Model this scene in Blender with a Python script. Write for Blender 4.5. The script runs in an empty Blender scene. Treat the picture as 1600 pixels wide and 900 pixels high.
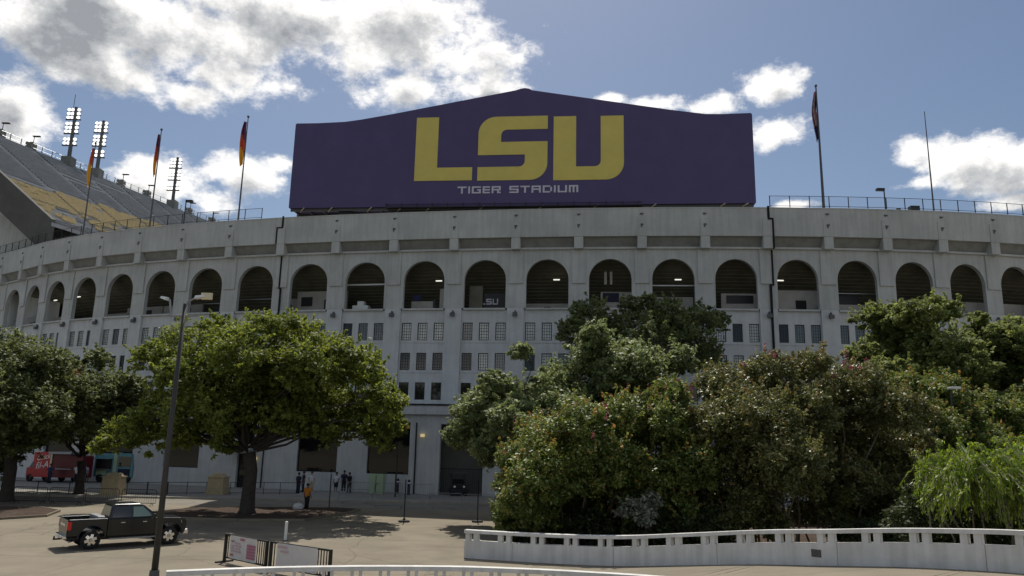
import bpy, bmesh, math, random
import numpy as np
from mathutils import Vector, Matrix
R = math.radians
C = bpy.context.scene.collection
random.seed(7)
sc = bpy.context.scene

# ------------------------------------------------------------------ camera
PITCH, ROLL, CAM_H = R(11.6), R(1.25), 4.8
cam = bpy.data.objects.new('camera', bpy.data.cameras.new('camera')); C.objects.link(cam)
f = Vector((0, math.cos(PITCH), math.sin(PITCH))); r0 = Vector((1, 0, 0)); u0 = r0.cross(f)
rr = math.cos(ROLL)*r0 + math.sin(ROLL)*u0; uu = -math.sin(ROLL)*r0 + math.cos(ROLL)*u0
cam.matrix_world = Matrix(((rr.x, uu.x, -f.x, 0), (rr.y, uu.y, -f.y, 0), (rr.z, uu.z, -f.z, CAM_H), (0, 0, 0, 1)))
cam.data.sensor_width = 36; cam.data.lens = 36*1170/1600; cam.data.clip_end = 6000
sc.camera = cam
# ------------------------------------------------------------------ exposure
sc.view_settings.view_transform = 'Standard'; sc.view_settings.look = 'None'
sc.view_settings.exposure = -0.25; sc.view_settings.gamma = 1
# ------------------------------------------------------------------ sun
SUN_EL, SUN_AZ = R(58), R(-5)          # high behind the stadium, a little left of the view
sd = bpy.data.lights.new('sun', 'SUN'); sd.energy = 4.9; sd.angle = R(0.53); sd.color = (1, .94, .84)
sun = bpy.data.objects.new('sun', sd); C.objects.link(sun)
sdir = Vector((math.sin(SUN_AZ)*math.cos(SUN_EL), math.cos(SUN_AZ)*math.cos(SUN_EL), math.sin(SUN_EL)))
sun.rotation_euler = sdir.to_track_quat('Z', 'Y').to_euler(); sun.location = (0, 40, 90)
# ------------------------------------------------------------------ sky
# clouds: azimuth, elevation, half widths (degrees)
CLOUDS = [(-11.1, 29.8, 10.7, 3.7), (-17.7, 30.0, 9.2, 3.1), (-3.9, 28.6, 4.5, 2.9), (-9.3, 26.0, 3.9, 1.7), (-22.2, 27.3, 5.0, 2.5),
 (-27.2, 27.1, 6.8, 2.6), (-33.9, 25.6, 6.3, 2.3), (-30.1, 23.8, 4.7, 1.9), (-1.9, 26.4, 3.2, 0.9), (-35.2, 20.2, 2.5, 2.5),
 (-35.7, 17.9, 2.0, 2.0), (-25.8, 17.3, 3.5, 1.8), (-20.6, 18.4, 3.4, 1.4), (-22.9, 16.4, 3.0, 1.3), (-18.2, 19.7, 1.6, 0.8),
 (20.4, 25.6, 2.7, 1.3), (20.5, 22.5, 2.4, 1.2), (16.1, 24.7, 2.2, 0.9), (10.9, 25.2, 2.9, 0.7), (7.8, 25.7, 1.6, 0.5),
 (32.2, 18.9, 3.5, 1.7), (34.8, 18.2, 3.0, 2.2), (29.5, 19.8, 1.5, 1.2), (29.8, 17.8, 1.8, 0.6), (35.2, 15.7, 2.1, 0.6), (21.4, 17.2, 2.0, 0.5),
 (-25.0, 23.4, 2.6, 1.1), (-32, 28, 8, 3), (-13, 27.6, 4, 2), (-22, 25.2, 5, 1.6), (-16, 36, 14, 4), (10, 39, 7, 3), (45, 19, 8, 3), (-46, 22, 8, 4), (-48, 33, 9, 4), (38, 38, 8, 3)]
def cloud_group():
    g = bpy.data.node_groups.new('cloud_density', 'ShaderNodeTree')
    g.interface.new_socket('dir', in_out='INPUT', socket_type='NodeSocketVector')
    g.interface.new_socket('density', in_out='OUTPUT', socket_type='NodeSocketFloat')
    N, L = g.nodes, g.links
    gi = N.new('NodeGroupInput'); go = N.new('NodeGroupOutput')
    def m(op, a, b=None, c=None):
        n = N.new('ShaderNodeMath'); n.operation = op
        for i, v in enumerate((a, b, c)):
            if v is None: continue
            if isinstance(v, (int, float)): n.inputs[i].default_value = v
            else: L.new(v, n.inputs[i])
        return n.outputs[0]
    nrm = N.new('ShaderNodeVectorMath'); nrm.operation = 'NORMALIZE'; L.new(gi.outputs[0], nrm.inputs[0])
    sp = N.new('ShaderNodeSeparateXYZ'); L.new(nrm.outputs[0], sp.inputs[0])
    az = m('MULTIPLY', m('ARCTAN2', sp.outputs[0], sp.outputs[1]), 57.2958)
    el = m('MULTIPLY', m('ARCSINE', sp.outputs[2]), 57.2958)
    cb = N.new('ShaderNodeCombineXYZ'); L.new(az, cb.inputs[0]); L.new(el, cb.inputs[1])
    cur = None
    for a, e, ra, re in CLOUDS:
        s = N.new('ShaderNodeVectorMath'); s.operation = 'SUBTRACT'; L.new(cb.outputs[0], s.inputs[0]); s.inputs[1].default_value = (a, e, 0)
        d = N.new('ShaderNodeVectorMath'); d.operation = 'MULTIPLY'; L.new(s.outputs[0], d.inputs[0]); d.inputs[1].default_value = (1/ra, 1/re, 0)
        l = N.new('ShaderNodeVectorMath'); l.operation = 'LENGTH'; L.new(d.outputs[0], l.inputs[0])
        v = m('SUBTRACT', 1.0, l.outputs['Value'])
        cur = v if cur is None else m('SMOOTH_MAX', cur, v, .25)
    def noise(scale, det, rough, off=0):
        mp = N.new('ShaderNodeMapping'); mp.inputs['Scale'].default_value = (1, 1, 1.5); mp.inputs['Location'].default_value = (off, off*.7, 0)
        L.new(nrm.outputs[0], mp.inputs[0])
        n = N.new('ShaderNodeTexNoise'); n.inputs['Scale'].default_value = scale; n.inputs['Detail'].default_value = det; n.inputs['Roughness'].default_value = rough
        L.new(mp.outputs[0], n.inputs['Vector']); return n.outputs[0]
    # scattered clouds over the rest of the sky
    away = m('SMOOTH_MIN', m('SUBTRACT', m('DIVIDE', m('ABSOLUTE', az), 14), 3.1), 1.0, .3)
    high = m('SUBTRACT', m('DIVIDE', el, 8), 4.9)
    out = m('MINIMUM', m('MAXIMUM', m('MAXIMUM', away, high), -1.0), 0.0)
    gen = m('ADD', m('MULTIPLY', m('SUBTRACT', noise(2.3, 3, .5, 3.1), .55), 5.0), m('MULTIPLY', out, 3.0))
    cur = m('MAXIMUM', cur, m('MINIMUM', gen, .8))
    fb = noise(10, 10, .62); fb2 = noise(34, 8, .68, 5)
    dens = m('ADD', m('ADD', m('MULTIPLY', cur, 1.15), m('MULTIPLY', m('SUBTRACT', fb, .5), 3.0)), m('MULTIPLY', m('SUBTRACT', fb2, .5), 1.55))
    L.new(dens, go.inputs[0])
    return g
w = bpy.data.worlds.new('World'); sc.world = w; w.use_nodes = True
nt = w.node_tree; N, L = nt.nodes, nt.links; N.clear()
def wm(op, a, b=None, clamp=False):
    n = N.new('ShaderNodeMath'); n.operation = op; n.use_clamp = clamp
    for i, v in enumerate((a, b)):
        if v is None: continue
        if isinstance(v, (int, float)): n.inputs[i].default_value = v
        else: L.new(v, n.inputs[i])
    return n.outputs[0]
sky = N.new('ShaderNodeTexSky'); sky.sky_type = 'NISHITA'; sky.sun_disc = False
sky.sun_elevation = SUN_EL; sky.sun_rotation = SUN_AZ; sky.air_density = 1.0; sky.dust_density = .9; sky.ozone_density = 1.6; sky.altitude = 10
tc = N.new('ShaderNodeTexCoord'); grp = cloud_group()
def dens(vec):
    n = N.new('ShaderNodeGroup'); n.node_tree = grp; L.new(vec, n.inputs[0]); return n.outputs[0]
off = N.new('ShaderNodeVectorMath'); off.operation = 'ADD'; L.new(tc.outputs['Generated'], off.inputs[0]); off.inputs[1].default_value = tuple(sdir*.022)
off2 = N.new('ShaderNodeVectorMath'); off2.operation = 'ADD'; L.new(tc.outputs['Generated'], off2.inputs[0]); off2.inputs[1].default_value = tuple(sdir*.052)
d0, d1, d2 = dens(tc.outputs['Generated']), dens(off.outputs[0]), dens(off2.outputs[0])
def sstep(x, a, b):
    n = N.new('ShaderNodeMapRange'); n.interpolation_type = 'SMOOTHSTEP'; L.new(x, n.inputs[0]); n.inputs[1].default_value = a; n.inputs[2].default_value = b; return n.outputs[0]
alpha = sstep(d0, -.16, .66)
pn = N.new('ShaderNodeTexNoise'); pn.inputs['Scale'].default_value = 13; pn.inputs['Detail'].default_value = 9; pn.inputs['Roughness'].default_value = .6; L.new(tc.outputs['Generated'], pn.inputs['Vector'])
patch = wm('MULTIPLY', wm('SUBTRACT', pn.outputs[0], .46), 2.6)
thick0 = wm('ADD', wm('MULTIPLY', sstep(d1, .15, 1.9), .55), wm('MULTIPLY', sstep(d2, -.05, 1.8), .45))
thick = wm('ADD', wm('MULTIPLY', thick0, wm('ADD', .95, patch)), wm('MULTIPLY', patch, .3), True)
ramp = N.new('ShaderNodeValToRGB'); L.new(thick, ramp.inputs[0])
CB = 10.0
e = ramp.color_ramp.elements; e[0].position = .1; e[0].color = (1.25, 1.22, 1.18, 1); e[1].position = .95; e[1].color = (.36, .38, .41, 1)
x = ramp.color_ramp.elements.new(.5); x.color = (.66, .67, .68, 1)
cs = N.new('ShaderNodeVectorMath'); cs.operation = 'SCALE'; L.new(ramp.outputs[0], cs.inputs[0]); cs.inputs['Scale'].default_value = CB*1.22
mixn = N.new('ShaderNodeMixRGB'); L.new(alpha, mixn.inputs[0]); L.new(sky.outputs[0], mixn.inputs[1]); L.new(cs.outputs[0], mixn.inputs[2])
bg = N.new('ShaderNodeBackground'); bg.inputs[1].default_value = .092; L.new(mixn.outputs[0], bg.inputs[0])
wo = N.new('ShaderNodeOutputWorld'); L.new(bg.outputs[0], wo.inputs[0])

# ------------------------------------------------------------------ materials
def mat(name, col, rough=.7, metal=0.0, var=0.0, vs=3.0, bump=0.0, bs=20.0, spec=.5, emit=None, streak=0.0, col2=None, stain=None):
    m = bpy.data.materials.new(name); m.use_nodes = True
    nt = m.node_tree; N, L = nt.nodes, nt.links
    b = N['Principled BSDF']; b.inputs['Roughness'].default_value = rough; b.inputs['Metallic'].default_value = metal
    b.inputs['Specular IOR Level'].default_value = spec
    b.inputs['Base Color'].default_value = (*col, 1)
    if emit: b.inputs['Emission Color'].default_value = (*emit[0], 1); b.inputs['Emission Strength'].default_value = emit[1]
    t = N.new('ShaderNodeNewGeometry'); t = type('P', (), {'outputs': {'Object': t.outputs['Position']}})      # world position, so that repeated pieces weather differently
    if var or streak:
        c2 = col2 or tuple(max(0, c*(1-var)) for c in col)
        n = N.new('ShaderNodeTexNoise'); n.inputs['Scale'].default_value = vs; n.inputs['Detail'].default_value = 8; n.inputs['Roughness'].default_value = .65
        L.new(t.outputs['Object'], n.inputs['Vector'])
        rp = N.new('ShaderNodeValToRGB'); rp.color_ramp.elements[0].position = .32; rp.color_ramp.elements[1].position = .68
        rp.color_ramp.elements[0].color = (*c2, 1); rp.color_ramp.elements[1].color = (*[min(1, c*(1+var*.25)) for c in col], 1)
        L.new(n.outputs[0], rp.inputs[0]); o = rp.outputs[0]
        if streak:
            mp = N.new('ShaderNodeMapping'); mp.inputs['Scale'].default_value = (2.2, 2.2, .16); L.new(t.outputs['Object'], mp.inputs[0])
            n2 = N.new('ShaderNodeTexNoise'); n2.inputs['Scale'].default_value = 1.6; n2.inputs['Detail'].default_value = 7; L.new(mp.outputs[0], n2.inputs['Vector'])
            r2 = N.new('ShaderNodeValToRGB'); r2.color_ramp.elements[0].position = .35; r2.color_ramp.elements[1].position = .6
            r2.color_ramp.elements[0].color = (1-streak, 1-streak, 1-streak*1.1, 1); L.new(n2.outputs[0], r2.inputs[0])
            mx = N.new('ShaderNodeMixRGB'); mx.blend_type = 'MULTIPLY'; mx.inputs[0].default_value = 1; L.new(o, mx.inputs[1]); L.new(r2.outputs[0], mx.inputs[2]); o = mx.outputs[0]
        if stain:                                    # worn dark blotches and fine cracks
            n3 = N.new('ShaderNodeTexNoise'); n3.inputs['Scale'].default_value = stain[0]; n3.inputs['Detail'].default_value = 9; n3.inputs['Roughness'].default_value = .7; n3.inputs['Distortion'].default_value = .8
            L.new(t.outputs['Object'], n3.inputs['Vector'])
            r3 = N.new('ShaderNodeValToRGB'); r3.color_ramp.elements[0].position = .30; r3.color_ramp.elements[1].position = .52; r3.color_ramp.elements[0].color = (stain[1],)*3+(1,); L.new(n3.outputs[0], r3.inputs[0])
            vo = N.new('ShaderNodeTexVoronoi'); vo.feature = 'DISTANCE_TO_EDGE'; vo.inputs['Scale'].default_value = .16; ad = N.new('ShaderNodeMixRGB'); ad.blend_type = 'ADD'; ad.inputs[0].default_value = 1.2; L.new(t.outputs['Object'], ad.inputs[1]); L.new(n3.outputs[1], ad.inputs[2]); L.new(ad.outputs[0], vo.inputs['Vector'])
            r4 = N.new('ShaderNodeValToRGB'); r4.color_ramp.elements[0].position = .0; r4.color_ramp.elements[1].position = .006; r4.color_ramp.elements[0].color = (.62, .6, .58, 1); L.new(vo.outputs['Distance'], r4.inputs[0])
            for src in (r3, r4):
                mx = N.new('ShaderNodeMixRGB'); mx.blend_type = 'MULTIPLY'; mx.inputs[0].default_value = 1; L.new(o, mx.inputs[1]); L.new(src.outputs[0], mx.inputs[2]); o = mx.outputs[0]
        L.new(o, b.inputs['Base Color'])
    if bump:
        n = N.new('ShaderNodeTexNoise'); n.inputs['Scale'].default_value = bs; n.inputs['Detail'].default_value = 5; L.new(t.outputs['Object'], n.inputs['Vector'])
        bp = N.new('ShaderNodeBump'); bp.inputs['Strength'].default_value = bump; bp.inputs['Distance'].default_value = .05; L.new(n.outputs[0], bp.inputs['Height']); L.new(bp.outputs[0], b.inputs['Normal'])
    return m
def leafmat(name, dark, light, tip=None, tipamt=.0, trans=.35, rough=.45):
    m = bpy.data.materials.new(name); m.use_nodes = True
    nt = m.node_tree; N, L = nt.nodes, nt.links; b = N['Principled BSDF']; out = N['Material Output']
    a = N.new('ShaderNodeAttribute'); a.attribute_name = 'tint'
    rp = N.new('ShaderNodeValToRGB'); L.new(a.outputs['Fac'], rp.inputs[0]); e = rp.color_ramp.elements
    e[0].color = (*dark, 1); e[1].color = (*light, 1); e[1].position = .8
    if tip:
        e[1].position = 1-tipamt-.06; x = e.new(1-tipamt); x.color = (*tip, 1)
    L.new(rp.outputs[0], b.inputs['Base Color']); b.inputs['Roughness'].default_value = rough; b.inputs['Specular IOR Level'].default_value = .45
    tr = N.new('ShaderNodeBsdfTranslucent'); hs = N.new('ShaderNodeHueSaturation'); hs.inputs['Hue'].default_value = .485; hs.inputs['Saturation'].default_value = 1.1; hs.inputs['Value'].default_value = 1.5
    L.new(rp.outputs[0], hs.inputs['Color']); L.new(hs.outputs[0], tr.inputs['Color'])
    mx = N.new('ShaderNodeMixShader'); mx.inputs[0].default_value = trans; L.new(b.outputs[0], mx.inputs[1]); L.new(tr.outputs[0], mx.inputs[2]); L.new(mx.outputs[0], out.inputs[0])
    return m
M = {}
M['wall'] = mat('white_concrete', (.51, .515, .495), .85, var=.2, vs=.3, bump=.2, bs=6, streak=.12)
M['wall2'] = mat('white_stucco', (.57, .58, .575), .85, var=.12, vs=.8, bump=.2, bs=9, streak=.10)
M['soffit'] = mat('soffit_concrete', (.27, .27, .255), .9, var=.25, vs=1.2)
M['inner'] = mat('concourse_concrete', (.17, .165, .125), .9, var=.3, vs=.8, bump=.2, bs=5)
M['inner_wall'] = mat('concourse_partition', (.42, .40, .36), .9, var=.2, vs=1)
M['stain'] = mat('rusty_iron', (.13, .12, .11), .8, var=.4, vs=8)
M['dark'] = mat('dark_metal', (.018, .018, .02), .45, .3, var=.3, vs=6)
M['joint'] = mat('black_joint_and_opening', (.008, .008, .008), .9)
M['frame'] = mat('black_window_steel', (.02, .02, .022), .5, .2)
M['pane'] = mat('window_glass', (.012, .014, .015), .05, 0, spec=.5)
M['pane_pale'] = mat('blinded_glass', (.50, .51, .47), .12, 0, var=.25, vs=1.5, spec=1.0)
M['pane_mid'] = mat('dusty_glass', (.12, .13, .125), .1, 0, var=.3, vs=2, spec=1.0)
M['shop_glass'] = mat('reflective_shop_glass', (.006, .007, .008), .03, 0, spec=.5, bump=.12, bs=.9); M['shop_glass'].node_tree.nodes['Principled BSDF'].inputs['IOR'].default_value = 1.5
M['purple'] = mat('purple_vinyl', (.090, .070, .172), .5, 0, var=.12, vs=.35, bump=.06, bs=1.2, spec=.3)
M['gold'] = mat('gold_vinyl', (.70, .575, .145), .55, 0, var=.1, vs=.6, spec=.3)
M['silver'] = mat('pale_lavender_vinyl', (.56, .54, .62), .6)
M['galv'] = mat('galvanised_steel', (.30, .31, .32), .45, .7, var=.2, vs=8)
M['lamp_post'] = mat('dark_lamp_post_paint', (.045, .045, .042), .6, .2, var=.2, vs=5)
M['grey_metal'] = mat('grey_painted_metal', (.10, .10, .10), .5, .3, var=.2, vs=5)
M['white_metal'] = mat('white_painted_metal', (.72, .74, .72), .45, 0, var=.1, vs=6)
M['lamp'] = mat('lit_lamp_glass', (.9, .9, .9), .3, emit=((1, .97, .9), 1.9))
M['tube'] = mat('lit_fluorescent', (.9, .9, .9), .3, emit=((1, .97, .85), 1.0))
M['warm'] = mat('lit_warm_lamp', (.9, .8, .5), .3, emit=((1, .75, .3), .5))
M['seat_grey'] = mat('grey_bleacher', (.40, .415, .435), .6, .2, var=.25, vs=.8)
M['seat_gold'] = mat('gold_seats', (.60, .49, .27), .6, var=.2, vs=2)
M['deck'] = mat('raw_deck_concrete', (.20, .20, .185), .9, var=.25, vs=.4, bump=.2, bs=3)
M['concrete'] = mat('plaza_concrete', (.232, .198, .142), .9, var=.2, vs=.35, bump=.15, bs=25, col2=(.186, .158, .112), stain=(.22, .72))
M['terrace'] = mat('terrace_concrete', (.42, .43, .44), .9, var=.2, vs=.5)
M['girder'] = mat('shaded_deck_concrete', (.11, .11, .10), .9, var=.3, vs=.4)  # deck concrete with the end face's shade put into its colour
M['pjoint'] = mat('joint_sealant', (.22, .19, .145), .9)
M['street'] = mat('street_concrete', (.215, .196, .158), .9, var=.2, vs=.4, bump=.15, bs=25, stain=(.3, .72))
M['walk'] = mat('pavement_concrete', (.26, .248, .22), .9, var=.18, vs=.5, bump=.15, bs=25)
M['kerb'] = mat('kerb_concrete', (.40, .37, .31), .9, var=.25, vs=1.5)
M['mulch'] = mat('brown_mulch', (.075, .045, .028), 1, var=.6, vs=6, bump=.9, bs=14)
M['earth'] = mat('far_ground', (.16, .15, .10), 1, var=.4, vs=.05)
M['stone'] = mat('tan_cast_stone', (.47, .38, .24), .9, var=.2, vs=3, bump=.25, bs=20)
M['bark'] = mat('oak_bark', (.060, .050, .040), .95, var=.45, vs=6, bump=.8, bs=14)
M['bark_pale'] = mat('smooth_bark', (.20, .165, .125), .8, var=.3, vs=5)
M['white_wall'] = mat('white_painted_wall', (.74, .73, .70), .8, var=.16, vs=1.1, bump=.15, bs=10, streak=.16)
M['paint_black'] = mat('black_truck_paint', (.012, .013, .013), .18, .2, spec=.6)
M['rubber'] = mat('tyre_rubber', (.015, .015, .015), .85)
M['chrome'] = mat('chrome', (.75, .75, .76), .15, 1)
M['glass'] = mat('vehicle_glass', (.015, .02, .02), .05, 0, spec=1.0)
M['glass_green'] = mat('green_tinted_glass', (.16, .24, .20), .08, 0, spec=1.0)
M['red_lens'] = mat('red_lens', (.55, .02, .015), .2)
M['red'] = mat('red_truck_paint', (.42, .018, .02), .35, var=.1, vs=2)
M['red_dark'] = mat('dark_red_panel', (.15, .012, .02), .45)
M['white_vinyl'] = mat('white_lettering', (.80, .80, .78), .6)
M['cream'] = mat('cream_trim', (.66, .58, .40), .6)
M['teal'] = mat('teal_truck_paint', (.12, .30, .33), .4, var=.15, vs=3)
M['lime'] = mat('pale_green_trim', (.36, .48, .30), .5)
M['navy'] = mat('navy_cloth', (.02, .024, .05), .9); M['white_cloth'] = mat('white_cloth', (.62, .62, .66), .9)
M['khaki'] = mat('khaki_cloth', (.45, .39, .28), .9); M['black_cloth'] = mat('black_cloth', (.014, .014, .016), .9)
M['orange'] = mat('orange_vest', (.62, .24, .03), .8); M['lav'] = mat('lavender_cloth', (.42, .40, .60), .9)
M['skin'] = mat('brown_skin', (.22, .12, .075), .6); M['skin2'] = mat('light_skin', (.46, .28, .20), .6); M['hair'] = mat('dark_hair', (.012, .010, .008), .6)
M['board'] = mat('barricade_banner', (.62, .60, .58), .6, var=.08, vs=2); M['pink'] = mat('faded_magenta_print', (.42, .16, .22), .7, var=.1, vs=5)
M['pink2'] = mat('faint_pink_print', (.52, .36, .38), .7)
M['plain_orange'] = mat('orange_panel', (.75, .36, .03), .6)
M['flagp'] = mat('purple_flag_cloth', (.16, .04, .10), .8); M['flagg'] = mat('gold_flag_cloth', (.85, .42, .03), .8); M['flagr'] = mat('red_flag_cloth', (.60, .10, .04), .8); M['flagr2'] = mat('dark_red_flag_cloth', (.22, .03, .05), .8); M['flagw'] = mat('white_flag_cloth', (.34, .33, .36), .8); M['flagb'] = mat('blue_flag_cloth', (.02, .025, .09), .8)
M['flower'] = mat('crape_myrtle_flower', (.46, .10, .15), .7)
LM = {}
LM['oak'] = leafmat('oak_leaf', (.055, .076, .016), (.225, .275, .058), trans=.45, rough=.6)
LM['mid'] = leafmat('mid_oak_leaf', (.075, .098, .034), (.26, .31, .100), trans=.46, rough=.6)
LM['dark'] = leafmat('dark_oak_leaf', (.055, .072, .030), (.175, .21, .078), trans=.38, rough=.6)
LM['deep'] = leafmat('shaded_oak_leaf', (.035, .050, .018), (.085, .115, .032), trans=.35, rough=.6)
LM['pale'] = leafmat('pale_leaf', (.085, .112, .048), (.27, .325, .140), trans=.42, rough=.55)
LM['myrtle'] = leafmat('myrtle_leaf', (.062, .090, .024), (.225, .285, .070), tip=(.36, .20, .07), tipamt=.06, trans=.36, rough=.5)
LM['rust'] = leafmat('rust_myrtle_leaf', (.062, .068, .025), (.195, .215, .070), tip=(.22, .165, .065), tipamt=.12, trans=.33, rough=.45)
LM['fern'] = leafmat('frond_leaf', (.090, .150, .018), (.27, .38, .055), trans=.45)
LM['grey'] = leafmat('grey_leaf', (.11, .12, .085), (.25, .27, .20), trans=.2)
LM['orange'] = leafmat('dead_leaf', (.16, .05, .02), (.30, .10, .035), trans=.3)

# ------------------------------------------------------------------ mesh helpers
class MB:
    def __init__(s): s.v = []; s.f = []
    def add(s, vs, fs): k = len(s.v); s.v += [tuple(p) for p in vs]; s.f += [tuple(i+k for i in q) for q in fs]; return s
    def box(s, x0, x1, y0, y1, z0, z1):
        return s.add([(x0,y0,z0),(x1,y0,z0),(x1,y1,z0),(x0,y1,z0),(x0,y0,z1),(x1,y0,z1),(x1,y1,z1),(x0,y1,z1)],
                     [(0,3,2,1),(4,5,6,7),(0,1,5,4),(1,2,6,5),(2,3,7,6),(3,0,4,7)])
    def quad(s, a, b, c, d): return s.add([a,b,c,d], [(0,1,2,3)])
    def prism(s, poly, y0, y1):       # polygon in x,z (counter-clockwise seen from -y), extruded along y
        n = len(poly)
        return s.add([(p[0], y0, p[1]) for p in poly]+[(p[0], y1, p[1]) for p in poly],
              [tuple(range(n)), tuple(range(2*n-1, n-1, -1))]+[((i+1)%n, i, n+i, n+(i+1)%n) for i in range(n)])
    def slab(s, poly, z0, z1):        # polygon in x,y (ccw from above)
        n = len(poly)
        return s.add([(p[0], p[1], z0) for p in poly]+[(p[0], p[1], z1) for p in poly],
              [tuple(range(n-1,-1,-1)), tuple(range(n, 2*n))]+[(i, (i+1)%n, n+(i+1)%n, n+i) for i in range(n)])
    def tube(s, pts, rad, n=8, cap=True):
        pts = [Vector(p) for p in pts]; rad = rad if isinstance(rad, (list, tuple)) else [rad]*len(pts)
        rings = []; side = None
        for i, p in enumerate(pts):
            t = (pts[min(i+1, len(pts)-1)]-pts[max(i-1, 0)]).normalized()
            if side is None: side = t.cross(Vector((0,0,1)) if abs(t.z) < .9 else Vector((1,0,0))).normalized()
            side = (side-t*side.dot(t)).normalized(); b = t.cross(side)
            rings.append([p+(side*math.cos(a)+b*math.sin(a))*rad[i] for a in [2*math.pi*j/n for j in range(n)]])
        vs = [q for rg in rings for q in rg]; fs = []
        for i in range(len(pts)-1):
            for j in range(n): fs.append((i*n+j, i*n+(j+1)%n, (i+1)*n+(j+1)%n, (i+1)*n+j))
        if cap: fs += [tuple(range(n-1,-1,-1)), tuple(range((len(pts)-1)*n, len(pts)*n))]
        return s.add(vs, fs)
    def lathe(s, prof, n=12, c=(0,0,0), axis='z', cap=True):
        vs = []; fs = []
        for r, h in prof:
            for j in range(n):
                a = 2*math.pi*j/n; p = (r*math.cos(a), r*math.sin(a), h) if axis == 'z' else (r*math.cos(a), h, r*math.sin(a))
                vs.append((p[0]+c[0], p[1]+c[1], p[2]+c[2]))
        for i in range(len(prof)-1):
            for j in range(n):
                q = (i*n+j, i*n+(j+1)%n, (i+1)*n+(j+1)%n, (i+1)*n+j); fs.append(q if axis == 'z' else q[::-1])
        a, b = tuple(range(n-1,-1,-1)), tuple(range((len(prof)-1)*n, len(prof)*n))
        if cap: fs += [a, b] if axis == 'z' else [a[::-1], b[::-1]]
        return s.add(vs, fs)
    def mesh(s, name, m, smooth=False, bevel=0):
        me = bpy.data.meshes.new(name); me.from_pydata(s.v, [], s.f); me.materials.append(m)
        if smooth: me.polygons.foreach_set('use_smooth', [True]*len(me.polygons))
        me.update(); return me
    def build(s, name, m, parent=None, smooth=False, bevel=0, loc=None, rz=0):
        return put(name, s.mesh(name, m, smooth), parent, bevel, loc, rz)
def put(name, me, parent=None, bevel=0, loc=None, rz=0, sx=1):
    o = bpy.data.objects.new(name, me); C.objects.link(o)
    if parent: o.parent = parent
    if loc is not None: o.location = loc
    o.rotation_euler.z = rz
    if sx != 1: o.scale.x = sx
    if bevel:
        b = o.modifiers.new('bevel', 'BEVEL'); b.width = bevel; b.segments = 2; b.limit_method = 'ANGLE'
    return o
def tag(o, label, cat, group=None):
    o['label'] = label; o['category'] = cat
    if group: o['group'] = group
    return o
def thing(name, label, cat, loc=(0,0,0), rz=0, group=None):
    o = bpy.data.objects.new(name, None); C.objects.link(o); o.empty_display_size = .3
    o.location = loc; o.rotation_euler.z = rz
    return tag(o, label, cat, group)
def structure(o): o['kind'] = 'structure'; return o
def dup(root, loc, rz, label, group=None):
    r = root.copy(); C.objects.link(r); r.location = loc; r.rotation_euler = (0, 0, rz); r['label'] = label
    if group: r['group'] = group
    for ch in root.children:
        c = ch.copy(); C.objects.link(c); c.parent = r
        for g in ch.children:
            d = g.copy(); C.objects.link(d); d.parent = c
    return r
def arc(cx, cz, r, a0, a1, n=8): return [(cx+r*math.cos(R(a0+(a1-a0)*i/n)), cz+r*math.sin(R(a0+(a1-a0)*i/n))) for i in range(n+1)]
GLYPH = {'T':'11111 00100 00100 00100 00100','I':'1 1 1 1 1','G':'11111 10000 10011 10001 11111','E':'1111 1000 1111 1000 1111','R':'11111 10001 11111 10010 10011',
 'S':'11111 10000 11111 00001 11111','A':'11111 10001 11111 10001 10001','D':'11110 10001 10001 10001 11110','U':'10001 10001 10001 10001 11111','M':'11111 10101 10101 10101 10101','L':'1000 1000 1000 1000 1111'}
def blocktext(txt, u0, u1, v0, v1, y0, y1, mb):
    cols = sum(len(GLYPH[c].split()[0])+1 for c in txt)-1; cw = (u1-u0)/cols; ch = (v1-v0)/5; x = u0
    for c in txt:
        rows = GLYPH[c].split()
        for j, row in enumerate(rows):
            i = 0
            while i < len(row):
                if row[i] == '1':
                    k = i
                    while k < len(row) and row[k] == '1': k += 1
                    mb.box(x+i*cw, x+k*cw, y0, y1, v1-(j+1)*ch, v1-j*ch); i = k
                else: i += 1
        x += (len(rows[0])+1)*cw
def fonttext(txt, size, m, name, parent, loc, rot, shear=0, ext=.004):
    cu = bpy.data.curves.new(name, 'FONT'); cu.body = txt; cu.size = size; cu.align_x = 'CENTER'; cu.align_y = 'CENTER'; cu.shear = shear; cu.extrude = ext; cu.space_line = .8
    t = bpy.data.objects.new(name, cu); C.objects.link(t)
    me = bpy.data.meshes.new_from_object(t.evaluated_get(bpy.context.evaluated_depsgraph_get())); bpy.data.objects.remove(t)
    me.name = name; me.materials.clear(); me.materials.append(m)
    o = put(name, me, parent, loc=loc); o.rotation_euler = rot; return o

# ------------------------------------------------------------------ ground
def sheet(name, pts, z, m):
    me = bpy.data.meshes.new(name); me.from_pydata([(x, y, z) for x, y in pts], [], [tuple(range(len(pts)))]); me.materials.append(m)
    return structure(put(name, me))
sheet('ground', [(-2500,-1500),(2500,-1500),(2500,4000),(-2500,4000)], -.02, M['earth'])
sheet('plaza', [(-120,-60),(120,-60),(120,54),(-120,54)], 0.0, M['concrete'])
sheet('street', [(-120,54),(120,54),(120,61),(-120,61)], 0.0, M['street'])
# pavement by the stadium, a kerb step above the street
KERB = [(-120,58.6),(-60,58.6),(-36,58.7),(-27,59.2),(-20,59.6),(-8,60.6),(10,61),(120,61)]
mb = MB(); mb.slab(KERB+[(120,96),(-120,120)], -.1, .14); structure(mb.build('pavement', M['walk']))
mb = MB()
for (a, b) in zip(KERB, KERB[1:]):
    d = Vector((b[0]-a[0], b[1]-a[1])); n = Vector((d.y, -d.x)).normalized()*.16
    mb.slab([(a[0]+n.x, a[1]+n.y), (b[0]+n.x, b[1]+n.y), b, a], -.05, .145)
structure(mb.build('kerb', M['kerb']))
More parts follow.
